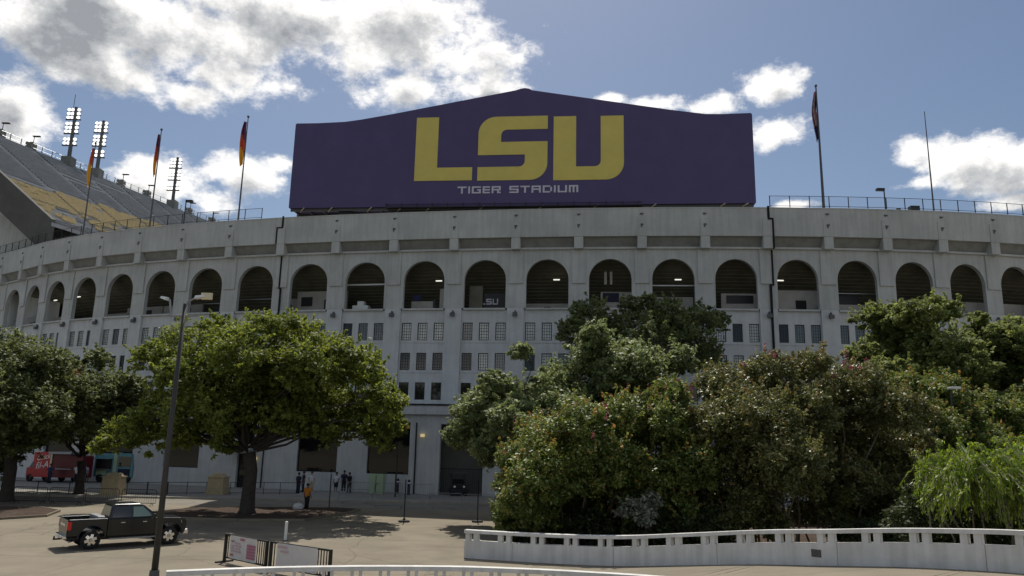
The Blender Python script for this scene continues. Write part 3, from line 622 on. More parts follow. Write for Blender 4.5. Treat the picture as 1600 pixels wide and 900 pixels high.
# rim fence, plinths and towers
b = MB()
for u in np.arange(-11.5, 75, 1.9): p = UA+ud*u-un*.2-D0; b.box(p.x-.05, p.x+.05, p.y-.05, p.y+.05, p.z, p.z+1.7)
for hh in (1.65, .9):
    p, q_ = UA+ud*-11.5-un*.2-D0, UA+ud*75-un*.2-D0; b.tube([(p.x,p.y,p.z+hh),(q_.x,q_.y,q_.z+hh)], .05, 4)
b.build('rim_fence', M['galv'], deck)
b = MB(); rw = UA-un*.9-D0; b.add([tuple(UA+ud*-11.5-un*.05-D0+Vector((0,0,-9))), tuple(UA+ud*75-un*.05-D0+Vector((0,0,-9))), tuple(UA+ud*75-un*.05-D0+Vector((0,0,.5))), tuple(UA+ud*-11.5-un*.05-D0+Vector((0,0,.5)))], [(0,1,2,3)]); b.build('rim_wall', M['deck'], deck)
for u in (.5, 6, 24.8, 31.2, 42.8, 50):
    p = UA+ud*u-un*.9-D0; b = MB(); b.box(p.x-.6, p.x+.6, p.y-.6, p.y+.6, p.z-2, p.z+1.9); b.build('rim_plinth', M['deck'], deck)
    b = MB(); b.tube([(p.x+.3,p.y,p.z+1.9),(p.x+.3,p.y,p.z+3.1)], .06, 5); b.box(p.x+.1,p.x+1.3,p.y-.2,p.y+.2,p.z+3.0,p.z+3.16); b.build('rim_floodlight', M['dark'], deck)
TL = ['floodlight mast with three lit lamp banks on the deck rim, leftmost of the masts', 'floodlight mast with three lit lamp banks standing second from left on the deck rim', 'floodlight mast seen against cloud at the far right end of the deck rim']
for i, (u, lean) in enumerate(((12.1, 0), (18.0, 0), (36.7, 0))):
    p = UA+ud*u+un*.45; tw = thing('floodlight_tower', TL[i], 'floodlight', (p.x, p.y, 48.5), 0, 'floodlight masts on the upper deck')
    b = MB(); b.box(-.85, .85, -.85, .85, 0, 3.0); b.build('plinth', M['deck'], tw)
    b = MB(); b.tube([(0,0,3.0),(0,0,12.4)], [.34,.26], 8); b.build('mast', M['grey_metal'], tw)
    if i == 0: b = MB(); b.tube([(-.5,0,10),(-.5,0,14.8)], .05, 5); b.build('lightning_rod', M['grey_metal'], tw)
    dx = -1
    for zb, rows in ((10.2, 3), (7.6, 3), (5.4, 2)):
        fr = MB(); fr.box(-1.55, 1.1, -.1, .1, zb-.25, zb-.12)
        for rr_ in range(rows): fr.box(-1.5, 1.0, -.05, .05, zb+rr_*.72-.12, zb+rr_*.72)
        o = fr.build('lamp_rack', M['grey_metal'], tw)
        for rr_ in range(rows):
            for cx in (-1.2, -.55, .55):
                l = MB(); l.lathe([(.12, .3), (.26, .1), (.28, -.05)], 10, (cx, 0, zb+rr_*.72+.3), axis='y'); lo = l.build('flood_lamp', M['lamp'], o)

# ------------------------------------------------------------------ parapet fences, flagpoles, small roof things
def parapet_fence(k0, k1, label):
    p, a = ring(k0, .2); t = thing('parapet_fence', label, 'fence', (p.x, p.y, 27.5), 0, 'fences on the parapet')
    L_ = []
    k = k0
    while k <= k1+.001: L_.append(k); k += .33
    b = MB(); b.tube([(0,0,0),(0,0,1.15)], .045, 5); me = b.mesh('post', M['dark'])
    for k in L_: q = ring(k, .2)[0]-p; put('post', me, t, loc=(q.x, q.y, 0))
    pts = [ring(k, .2)[0]-p for k in L_]
    for z in (1.12, .12): b = MB(); b.tube([(q.x, q.y, z) for q in pts], .028, 4); b.build('rail', M['dark'], t)
    b = MB()
    for z in np.arange(.22, 1.1, .11): b.tube([(q.x, q.y, z) for q in pts], .006, 3, cap=False)
    o = b.build('wire_mesh', M['dark'], t); o['kind'] = 'stuff'
parapet_fence(-2, 7.84, 'long dark wire fence along the curved parapet left of the big sign')
parapet_fence(16.07, 23.3, 'thin dark wire fence along the parapet right of the big sign')
def cloth(name, m, parent, pts, w, z0, z1, loc=(0,0,0), seed=0, dx=-1):
    # a flag hanging furled beside the pole: pleats between z1 (top) and z0, drooping to one side
    b = MB(); rs = random.Random(seed); n, c = 14, 12
    vs = []
    for j in range(n+1):
        t = j/n; z = z1+(z0-z1)*t; wd = w*(math.sin(math.pi*min(1, t*.72+.12)))**1.1
        for i in range(c+1):
            s = i/c; ph = 3.2*math.pi*s
            vs.append((dx*(.06+wd*s+.05*math.sin(7*t+seed)), .16*math.sin(ph+2*t+seed)*(.3+s), z-.35*s*t-.1*math.sin(ph)*t))
    fs = [(j*(c+1)+i, j*(c+1)+i+1, (j+1)*(c+1)+i+1, (j+1)*(c+1)+i) for j in range(n) for i in range(c)]
    b.add(vs, fs)
    me = b.mesh(name, m[0], True)
    for x in m[1:]: me.materials.append(x)
    for j in range(n):
        for i in range(c):
            me.polygons[j*c+i].material_index = pts(j/n, i/c)
    return put(name, me, parent, loc=loc)
def flagpole(label, x, y, z0, h, cat='flagpole', group=None, r=(.11,.05)):
    t = thing('flagpole', label, cat, (x, y, z0), 0, group)
    b = MB(); b.tube([(0,0,0),(0,0,h*.5),(0,0,h)], [r[0], (r[0]+r[1])/2, r[1]], 8); b.build('pole', M['grey_metal'], t)
    b = MB(); b.lathe([(.02,-.1),(.13,-.04),(.15,.06),(.1,.16),(.01,.2)], 8, (0,0,h+.08)); b.build('finial', M['grey_metal'], t)
    return t
def tri(t, s):  # purple top, red and gold below
    q = t+.25*s
    return 0 if q < .45 else 1 if q < .72 else 2
for (x, y, top, hf, lab, sd0, w_) in ((-30.12,78.89,39.9,5.0,'flagpole with limp purple and gold flag nearest the big sign',1,.62),(-41.55,82.59,39.7,4.9,'second flagpole left of the sign with furled purple and gold flag',2,.45),(-51.75,87.15,39.6,4.7,'leftmost flagpole with orange gold flag hanging before the grey seats',3,.55)):
    t = flagpole(lab, x, y, 26.0, top-26, group='flagpoles left of the sign')
    f_ = tag(cloth('flag', (M['flagp'], M['flagr'], M['flagg']), None, (lambda t_, s_: 1 if t_+.25*s_ < .5 else 2) if sd0 == 3 else tri, w_, top-.5-hf, top-.5, (x, y, 0), sd0), {1:'limp purple red and gold flag on the pole beside the big sign',2:'furled purple and gold flag on the middle of the three left poles',3:'limp orange gold flag before the grey seats at far left'}[sd0], 'flag', 'purple and gold flags')
t = flagpole('tall grey flagpole right of the big sign flying the striped flag', 30.37, 70.17, 26.0, 14.7, r=(.16,.07))
tag(cloth('flag', (M['flagr2'], M['flagw'], M['flagb']), None, lambda t_, s_: (2 if (t_ < .3 and s_ < .5) or t_ > .66 else int(s_*9+t_*5) % 2), .5, 35.1, 40.2, (30.37, 70.17, 0), 5), 'furled striped red white and blue flag on the pole right of the sign', 'flag')
t = thing('antenna_mast', 'thin bare antenna mast on the parapet near the right end', 'antenna', (41.3, 70.4, 26.0))
b = MB(); b.tube([(0,0,0),(0,0,12.4)], [.09,.035], 6); b.build('mast', M['grey_metal'], t)
b = MB(); b.box(-.2,.2,-.2,.2,0,.15); b.build('base_plate', M['grey_metal'], t)
for x, y, z, lab, s in ((36.44,70.19,29.8,'small floodlight on a short post behind the right parapet fence',-1),(-36.98,80.98,30.5,'small floodlight on a short post behind the left parapet fence',1)):
    t = thing('parapet_floodlight', lab, 'floodlight', (x, y, 26.0), 0, 'small floodlights on the parapet')
    b = MB(); b.tube([(0,0,0),(0,0,z-26)], .06, 6); b.build('post', M['dark'], t)
    b = MB(); b.box(min(0,s*.75),max(0,s*.75),-.2,.2,z-26,z-25.78); b.build('lamp_head', M['dark'], t)
t = thing('equipment_box', 'small dark box on the parapet beside the antenna mast', 'equipment box', (39.4, 70.5, 26.0))
b = MB(); b.box(-.45,.45,-.3,.3,1.5,2.35); b.build('cabinet', M['dark'], t, bevel=.02); b = MB(); b.box(-.35,-.28,-.2,.2,0,1.5); b.box(.28,.35,-.2,.2,0,1.5); b.build('stand', M['dark'], t)
t = thing('parapet_camera', 'tiny camera on a bracket behind the parapet fence left of the dark box', 'camera', (37.9, 70.4, 26.0))
b = MB(); b.tube([(0,0,0),(0,0,1.9)], .035, 5); b.build('post', M['dark'], t); b = MB(); b.box(-.25,.1,-.1,.1,1.9,2.1); b.build('camera_body', M['grey_metal'], t)

# ------------------------------------------------------------------ white balustrades
def balustrade(label, path, hgt, wall_h, pairs, gap, pw, name='balustrade', thick=.26, vent=None):
    # path: (x, y, z) of the foot, left to right
    pts = [Vector(p) for p in path]; o0 = pts[0].copy()
    t = thing(name, label, 'balustrade', o0, 0, 'white balustrades')
    dense = []
    for i in range(len(pts)-1):
        p0, p1, p2, p3 = pts[max(i-1,0)], pts[i], pts[i+1], pts[min(i+2,len(pts)-1)]
        for j in range(6):
            u = j/6; dense.append(.5*((2*p1)+(-p0+p2)*u+(2*p0-5*p1+4*p2-p3)*u*u+(-p0+3*p1-3*p2+p3)*u**3))
    dense.append(pts[-1]); dense = [p-o0 for p in dense]
    def sweep(nm, z0, z1, y0, y1, m, skirt=0):
        vs, fs = [], []
        for i, p in enumerate(dense):
            d = dense[min(i+1,len(dense)-1)]-dense[max(i-1,0)]; n = Vector((-d.y, d.x, 0)).normalized()
            for (yy, zz) in ((y0,z0),(y0,z1),(y1,z1),(y1,z0)): vs.append(tuple(p+n*yy+Vector((0,0,zz-(skirt if zz == z0 else 0)))))
        for i in range(len(dense)-1):
            for j in range(4): fs.append((i*4+j, (i+1)*4+j, (i+1)*4+(j+1)%4, i*4+(j+1)%4))
        fs += [(0,1,2,3), tuple(len(vs)-1-i for i in range(4))]
        b = MB(); b.add(vs, [f_[::-1] for f_ in fs]); return b.build(nm, m, t)
    sweep('base_wall', 0, wall_h, 0, thick, M['white_wall'], .25)
    sweep('top_rail', hgt-.125, hgt, -.04, thick+.04, M['white_wall'])
    L_ = [0]
    for i in range(len(dense)-1): L_.append(L_[-1]+(dense[i+1]-dense[i]).length)
    def at(s):
        i = max(0, min(len(dense)-2, int(np.searchsorted(L_, s))-1)); u = (s-L_[i])/(L_[i+1]-L_[i]); d = dense[i+1]-dense[i]
        return dense[i]+d*u, math.atan2(d.y, d.x)
    b = MB(); b.box(-pw/2, pw/2, .015, thick-.015, wall_h-.05, hgt-.12); me = b.mesh('baluster', M['white_wall'])
    s = .14
    while s < L_[-1]-.1:
        for ds in (0, gap):
            if s+ds < L_[-1]-.05: p, a = at(s+ds); put('baluster', me, t, loc=tuple(p), rz=a)
        s += pairs
    s = 2.1
    while s < L_[-1]:
        p, a = at(s); b = MB(); b.box(-.008,.008,-.003,-.0005,.0,wall_h-.002); b.build('wall_joint', M['pjoint'], t, loc=tuple(p), rz=a); s += 4.26
    if vent:
        p, a = at(vent); b = MB(); b.box(-.13,.13,-.02,-.003,.3,.48); b.box(-.16,.16,-.012,-.002,.27,.51); b.build('vent', M['stain'], t, loc=tuple(p), rz=a)
    return t, dense, o0
RAMP = [(-1.77,32.9,0.0),(1.4,31.9,.02),(4.34,30.6,.16),(6.7,28.9,.50),(8.75,27.0,.86),(10.4,25.5,1.08),(11.98,24.0,1.31),(13.1,22.7,1.46),(14.1,21.4,1.58),(16.2,18.0,1.8),(17.6,14.0,2.0),(18.2,9.0,2.2)]
t, dense, o0 = balustrade('long white curved parapet wall with paired posts below the flowering shrubs', RAMP, 1.13, .71, 1.42, .36, .2, vent=14.2)
# ramp surface in front of that wall
mb = MB(); n = len(dense)
for i in range(n-1):
    A, B = dense[i]+o0, dense[i+1]+o0; d = (B-A); nn = Vector((d.y, -d.x, 0)).normalized()*4.2
    A2, B2 = A+nn, B+nn; h = Vector((0,0,.006))
    mb.quad(tuple(A2+h), tuple(B2+h), tuple(B+h), tuple(A+h)); mb.quad((A2.x,A2.y,-.2),(B2.x,B2.y,-.2),tuple(B2+h),tuple(A2+h))
structure(mb.build('ramp', M['concrete']))
balustrade('near white railing with paired posts curving along the bottom edge of the view', [(-9.34,21.79,0),(-7.96,22.34,0),(-6.31,22.89,0),(-4.35,23.32,0),(-2.68,23.54,0),(-1.16,23.63,0),(.18,23.52,0),(1.32,23.38,0),(2.61,23.11,0),(4.05,22.75,0),(6,22.0,0),(8,20.8,0)], 1.1, .55, .82, .24, .1, thick=.2)

# ------------------------------------------------------------------ leaning double-arm street lamp
t = thing('street_lamp', 'tall dark street lamp with two curved arms before the large oak', 'street lamp', (-11.87, 26.77, 0))
b = MB(); b.tube([(0,0,0),(.0,0,4.6),(.03,0,9.45)], [.112,.09,.065], 10); b.build('post', M['lamp_post'], t, True)
b = MB(); b.lathe([(.26,0),(.26,.05),(.17,.08),(.15,.3)], 12); b.build('base', M['grey_metal'], t)
b = MB(); b.tube([(-.5,0,9.1),(-.42,0,8.98),(0,0,9.0),(.45,0,9.02),(.62,0,9.04)], .035, 6); b.build('arm', M['galv'], t)
o = None
for nm, pts in (('lamp_arm', [(-.42,0,8.99),(-.48,0,9.25),(-.52,0,9.5),(-.55,0,9.6)]), ('lamp_arm', [(.02,0,9.3),(.12,0,9.52),(.3,0,9.62),(.45,0,9.68)])):
    b = MB(); b.tube(pts, .035, 6); o = b.build(nm, M['galv'], t)
    e = pts[-1]; s = -1 if e[0] < 0 else 1
    b = MB(); b.add([(e[0]-.08,-.12,e[2]-.05),(e[0]+s*.30,-.14,e[2]+.02),(e[0]+s*.30,.14,e[2]+.02),(e[0]-.08,.12,e[2]-.05),(e[0]-.05,-.08,e[2]+.07),(e[0]+s*.27,-.1,e[2]+.10),(e[0]+s*.27,.1,e[2]+.10),(e[0]-.05,.08,e[2]+.07)],
        [(0,3,2,1),(4,5,6,7),(0,1,5,4),(1,2,6,5),(2,3,7,6),(3,0,4,7)]); b.build('lamp_head', M['white_metal'], o)
b = MB(); b.box(.6,.98,-.06,.06,9.62,9.86); b.build('sensor_box', M['cream'], t)
t = thing('street_lamp', 'street lamp whose white head shows above the shrubs at right', 'street lamp', (22.6, 38.6, 0))
b = MB(); b.tube([(0,0,0),(0,0,7.85),(-.1,-.2,7.95)], [.09,.07,.05], 8); b.build('post', M['grey_metal'], t); b = MB(); b.box(-.28,.14,-.75,-.2,7.88,8.0); b.build('lamp_head', M['white_metal'], t, bevel=.02)

# ------------------------------------------------------------------ barricades with banners
def barricade(x0, y0, x1, y1, label, pink):
    d = Vector((x1-x0, y1-y0)); L_ = d.length; t = thing('barricade', label, 'barricade', (x0, y0, 0), math.atan2(d.y, d.x), 'banner barricades')
    for x in (.0, L_-.09): b = MB(); b.box(x, x+.09, -.05, .05, .0, 1.06); b.box(x-.02, x+.11, -.36, .36, -.0+.001, .05); b.build('leg', M['dark'], t)
    b = MB(); b.box(.09, L_-.09, -.03, .03, 1.0, 1.06); b.box(.09, L_-.09, -.03, .03, .16, .22); b.build('frame', M['dark'], t)
    b = MB(); b.box(0,.0101,-.001,.001,0.2,1.0)
    me = MB().box(-.014,.014,-.014,.014,.22,1.0).mesh('bar', M['dark'])
    for x in [.09+.16*i for i in range(1, 3)]+[L_-.09-.14*i for i in range(1, 5)]: put('bar', me, t, loc=(x, 0, 0))
    x0_, x1_ = .42, L_-.66
    b = MB(); n = 12
    vs = [(x0_+(x1_-x0_)*i/n, -.045-.012*math.sin(i*1.9), z) for z in (.2, 1.04) for i in range(n+1)]; fs = [(i, i+1, n+2+i, n+1+i) for i in range(n)]
    b.add(vs, fs); o = b.build('banner', M['board'], t)
    yy = -.066; W = x1_-x0_
    if pink:
        b = MB()
        for j in range(5): b.box(x1_-.30*W-.06, x1_-.06, yy-.004, yy, .3+j*.105, .39+j*.105)
        b.build('print_block', M['pink'], o)
        b = MB(); b.box(x0_+.4*W, x0_+.56*W, yy-.004, yy, .9, .98); b.box(x0_+.06*W, x0_+.17*W, yy-.004, yy, .8, .86); b.box(x0_+.05*W, x0_+.16*W, yy-.004, yy, .3, .38); b.build('print_line', M['pink'], o)
        b = MB()
        for j in range(4): b.box(x0_+(.2+.02*(j%2))*W, x0_+(.44-.03*(j%2))*W, yy-.004, yy, .45+.1*j, .51+.1*j)
        for j in range(3): b.box(x0_+.06*W, x0_+.16*W, yy-.004, yy, .46+.09*j, .51+.09*j)
        b.build('print_text', M['pink2'], o)
    else:
        b = MB(); b.box(x0_+.04*W, x0_+.28*W, yy-.004, yy, .88, .95); b.box(x0_+.1*W, x0_+.30*W, yy-.004, yy, .74, .80); b.build('print_text', M['pink2'], o)
        b = MB(); b.box(x0_+.44*W, x0_+.48*W, yy-.004, yy, .3, .38); b.box(x0_+.56*W, x0_+.6*W, yy-.004, yy, .3, .38); b.build('print_mark', M['pink'], o)
barricade(-10.95, 30.62, -8.72, 28.75, 'low black barricade with white banner bearing a magenta block', True)
barricade(-8.60, 28.68, -5.95, 26.85, 'low black barricade with nearly blank faded banner, the nearer of the pair', False)
t = thing('bollard', 'slim white bollard standing alone behind the banner barricades', 'bollard', (-10.42, 37.0, 0))
b = MB(); b.lathe([(.075,0),(.075,.82),(.06,.87),(.02,.89)], 10); b.build('post', M['white_metal'], t); b = MB(); b.lathe([(.12,0),(.12,.03),(.08,.04)], 10); b.build('base', M['grey_metal'], t)

# ------------------------------------------------------------------ street furniture by the stadium
def pillar(x, y, label):
    t = thing('stone_pillar', label, 'pillar', (x, y, .14), R(-5), 'tan stone pillars')
    b = MB(); b.add([(-.72,-.6,0),(.72,-.6,0),(.72,.6,0),(-.72,.6,0),(-.64,-.52,1.3),(.64,-.52,1.3),(.64,.52,1.3),(-.64,.52,1.3)], [(0,3,2,1),(4,5,6,7),(0,1,5,4),(1,2,6,5),(2,3,7,6),(3,0,4,7)]); b.build('shaft', M['stone'], t, bevel=.03)
    b = MB(); b.box(-.70,.70,-.58,.58,1.3,1.42); b.add([(-.5,-.45,1.42),(.5,-.45,1.42),(.5,.45,1.42),(-.5,.45,1.42),(-.36,-.4,1.66),(.36,-.4,1.66),(.36,.4,1.66),(-.36,.4,1.66)], [(4,5,6,7),(0,1,5,4),(1,2,6,5),(2,3,7,6),(3,0,4,7)]); b.build('cap', M['stone'], t, bevel=.02)
    b = MB(); b.box(-.76,.76,-.64,.64,-.0+.001,.12); b.build('plinth', M['stone'], t)
pillar(-30.3, 59.6, 'squat tan stone pillar in the fence behind the pickup truck')
pillar(-23.4, 62.6, 'squat tan stone pillar in the fence left of the oak trunk')
def pipe_fence(x0, y0, x1, y1, label, nb, thick=()):
    d = Vector((x1-x0, y1-y0)); L_ = d.length; t = thing('pipe_fence', label, 'fence', (x0, y0, .14), math.atan2(d.y, d.x), 'dark pipe fences along the pavement')
    for i in range(nb+1):
        r = .06 if i in thick else .03; b = MB(); b.tube([(L_*i/nb,0,0),(L_*i/nb,0,.98)], r, 6); b.build('post', M['dark'], t)
    for z in (.94, .12): b = MB(); b.tube([(0,0,z),(L_,0,z)], .024, 6); b.build('rail', M['dark'], t)
pipe_fence(-40.5, 58.9, -31.2, 59.5, 'dark pipe fence running out of frame left of the first stone pillar', 4)
pipe_fence(-29.4, 59.9, -24.2, 62.3, 'dark pipe fence between the two tan stone pillars', 4, (1, 2))
pipe_fence(-22.5, 62.9, -17.5, 64.2, 'dark pipe fence right of the second stone pillar behind the oak trunk', 4)
def crowd_barrier(x, y, a, label, L_=2.3, m='galv', z=0.0, h=1.08):
    t = thing('crowd_barrier', label, 'crowd barrier', (x, y, z), a, 'steel crowd barriers')
    b = MB(); b.tube([(0,0,.18),(0,0,h-.1),(.1,0,h),(L_-.1,0,h),(L_,0,h-.1),(L_,0,.18),(0,0,.18)], .022, 6); b.build('frame', M[m], t)
    me = MB().tube([(0,0,.18),(0,0,h)], .008, 4).mesh('bar', M[m])
    for i in range(1, 15): put('bar', me, t, loc=(L_*i/15,0,0))
    for xx in (.25, L_-.25): b = MB(); b.tube([(xx,-.3,0),(xx,0,.18),(xx,.3,0)], .02, 5); b.build('foot', M[m], t)
BL = [(-33.6,52.9,-.03,'dark','dark crowd barrier at the far left edge before the street'),(-31.1,52.8,.02,'dark','dark crowd barrier second from the left edge before the street'),(-28.7,52.9,-.04,'dark','dark crowd barrier before the first stone pillar'),(-26.2,52.8,.03,'dark','dark crowd barrier right behind the cab of the pickup truck'),
 (-13.4,64.6,-.02,'galv','steel crowd barrier right of the people by the shopfront'),(-11.0,64.2,-.06,'galv','steel crowd barrier on the pavement before the pale utility box'),(-8.4,63.6,.0,'galv','steel crowd barrier on the pavement left of the dark passage'),
 (-9.6,55.2,-.05,'galv','steel crowd barrier in the street left of the tall black stanchion'),(-5.6,55.6,.03,'galv','steel crowd barrier in the street right of the tall black stanchion'),(-3.2,55.0,0,'galv','steel crowd barrier in the street beside the pale leafy tree'),(-12.6,58.0,-.1,'galv','steel crowd barrier in the shaded street behind the oak bed')]
for x, y, a, m, lab in BL: crowd_barrier(x, y, a, lab, m=m, z=.14 if y > 61 else 0)
def stanchion(x, y, label):
    t = thing('stanchion', label, 'stanchion', (x, y, 0), 0, 'tall black stanchions')
    b = MB(); b.lathe([(.34,0),(.34,.09),(.1,.14),(.06,.22)], 10); b.build('base', M['rubber'], t)
    b = MB(); b.tube([(0,0,.1),(0,0,2.45)], .035, 6); b.build('post', M['dark'], t)
stanchion(-6.1, 46.3, 'tall thin black stanchion with round base on the sunlit plaza'); stanchion(-1.78, 47.1, 'tall thin black stanchion with round base beside the shrubs'); stanchion(-11.9, 52.0, 'thin black stanchion with round base behind the oak bed')
t = thing('utility_box', 'pale green utility box on the pavement before the shopfront', 'utility box', (-11.2, 66.4, .14), R(-8))
b = MB(); b.box(-.62,.62,-.4,.4,.08,1.7); b.build('cabinet', M['lime'], t, bevel=.03); b = MB(); b.box(-.68,.68,-.46,.46,0,.08); b.build('plinth', M['kerb'], t); b = MB(); b.box(-.02,.02,-.42,-.401,.15,1.6); b.box(.1,.14,-.45,-.401,.8,1.0); b.build('door_handle', M['dark'], t)
for i, (x, y) in enumerate(((-9.7, 68.2), (-8.5, 66.6))):
    t = thing('bollard', ['dark bollard with reflective band near the shopfront, left of its pair', 'dark bollard with reflective band near the downpipe, right of its pair'][i], 'bollard', (x, y, .14), 0, 'dark bollards')
    b = MB(); b.lathe([(.12,0),(.12,1.15),(.08,1.25),(.02,1.28)], 10); b.build('post', M['navy'], t); b = MB(); b.lathe([(.125,.95),(.125,1.05)], 10); b.build('band', M['white_vinyl'], t)
# utility cart in the passage
t = thing('utility_cart', 'dark utility cart parked before the shaded passage', 'utility cart', (-4.3, 67.3, .14), R(8))
b = MB(); b.box(-.65,.65,-1.2,1.2,.32,.62); b.prism([(-.6,.62),(.6,.62),(.55,1.0),(-.55,1.0)], -1.2, -.75); b.box(-.6,.6,.2,1.15,.62,.95); b.build('body', M['dark'], t, bevel=.04)
b = MB(); b.box(-.68,.68,-.85,.95,1.86,1.93); b.build('roof', M['grey_metal'], t, bevel=.02)
for x in (-.6, .6):
    for y in (-.7, .8): b = MB(); b.tube([(x,y,.6),(x*.98,y,1.87)], .025, 5); b.build('roof_post', M['dark'], t)
b = MB(); b.box(-.5,.5,-.15,.25,.62,.9); b.box(-.5,.5,.2,.32,.9,1.35); b.build('seat', M['black_cloth'], t, bevel=.03)
b = MB(); b.lathe([(.2,-.1),(.28,-.08),(.28,.08),(.2,.1)], 12, axis='y'); me = b.mesh('wheel', M['rubber'])
for x in (-.62, .62):
    for y in (-.8, .8): put('wheel', me, t, loc=(x, y, .28), rz=R(90))
for x in (-.4, .4): b = MB(); b.lathe([(.09,-.03),(.09,.0)], 8, (x,-1.21,.8), axis='y'); b.build('headlight', M['white_vinyl'], t)

# ------------------------------------------------------------------ pickup truck
def wheel_parts(t, x, y, r, wd, name='wheel', rim='chrome', n=20, spokes=6):
    s = -1 if y < 0 else 1
    b = MB(); b.lathe([(r*.66,-wd/2),(r*.93,-wd/2),(r,-wd*.32),(r,wd*.32),(r*.93,wd/2),(r*.66,wd/2),(r*.6,wd*.2),(r*.6,-wd*.2),(r*.66,-wd/2)], n, axis='y', cap=False); tyre = b.build(name, M['rubber'], t, True, loc=(x, y, r))
    b = MB(); yo = s*wd*.36
    b.lathe([(r*.62,-wd*.3),(r*.66,-wd*.47),(r*.66,wd*.47),(r*.62,wd*.3)], n, axis='y', cap=False)
    for i in range(spokes):
        a = 2*math.pi*i/spokes+.3; c, s_ = math.cos(a), math.sin(a); w0, w1 = .07*r/.4, .058*r/.4
        p = lambda rad, w, yy: (rad*c-w*s_, yy, rad*s_+w*c)
        b.add([p(.06,w0,yo),p(.06,-w0,yo),p(r*.63,-w1,yo*.85),p(r*.63,w1,yo*.85),p(.06,w0,yo-s*.04),p(.06,-w0,yo-s*.04),p(r*.63,-w1,yo*.85-s*.04),p(r*.63,w1,yo*.85-s*.04)], [(0,1,2,3),(7,6,5,4),(0,4,5,1),(1,5,6,2),(2,6,7,3),(3,7,4,0)])
    b.lathe([(.09,yo-.02),(.08,yo+s*.02)] if s > 0 else [(.08,yo+s*.02),(.09,yo-.02)], 8, axis='y')
    b.build('rim', M[rim], tyre)
    b = MB(); b.lathe([(r*.6,-.01),(r*.6,.01)], 14, axis='y'); b.build('brake_disc', M['dark'], tyre)
tr = thing('pickup_truck', 'black crew cab pickup truck with chrome wheels driving across the plaza', 'pickup truck', (-16.84, 34.60, 0), R(40)); tr.scale = (.93, .93, .93)
PB = M['paint_black']; WD = .98
def arch(cx, r, z0): # wheel-arch points right-to-left under the body (x decreasing)
    return [(cx+r*math.cos(R(a)), z0+r*math.sin(R(a))) for a in range(0, 181, 20)]
fx_, rx_, wr = 1.74, -1.62, .41
# cab and front body, side profile extruded over the width
front = [(-.99,.52)]+[(fx_-.56,.52)]+arch(fx_, .52, .50)[::-1][1:-1]+[(fx_+.54,.52),(2.38,.50),(2.45,.62),(2.49,.95),(2.42,1.16),(2.18,1.22),(1.25,1.27),(1.10,1.29),(-.99,1.30)]
b = MB(); b.prism(front, -WD, WD); o = b.build('body', PB, tr, bevel=.035)
bed = [(-2.58,.60),(rx_-.54,.60)]+arch(rx_, .51, .52)[::-1][1:-1]+[(rx_+.53,.55),(-1.01,.55),(-1.01,1.30),(-2.58,1.30)]
for s in (-1, 1): b = MB(); b.prism(bed, *sorted((s*WD*.985, s*(WD-.1)))); b.build('bed_side', PB, tr, bevel=.02)
for s in (-1, 1): b = MB(); b.box(-2.56,-1.03,*sorted((s*WD*.99, s*(WD-.13))),1.302,1.33); b.build('bed_rail_cap', M['galv'], tr, bevel=.008)
b = MB(); b.box(-2.53,-1.02,-WD+.1,WD-.1,.78,.84); b.box(-1.09,-1.02,-WD+.1,WD-.1,.84,1.3); b.build('bed_floor', M['dark'], tr)
b = MB(); b.box(-2.62,-2.54,-WD+.09,WD-.09,.62,1.31); b.build('tailgate', PB, tr, bevel=.02)
b = MB(); b.box(-2.64,-2.621,-.5,.5,1.02,1.12); b.build('tailgate_trim', M['chrome'], tr)
b = MB(); b.box(-1.42,-1.12,-WD+.12,WD-.12,1.0,1.42); b.build('bed_box', M['galv'], tr, bevel=.02)
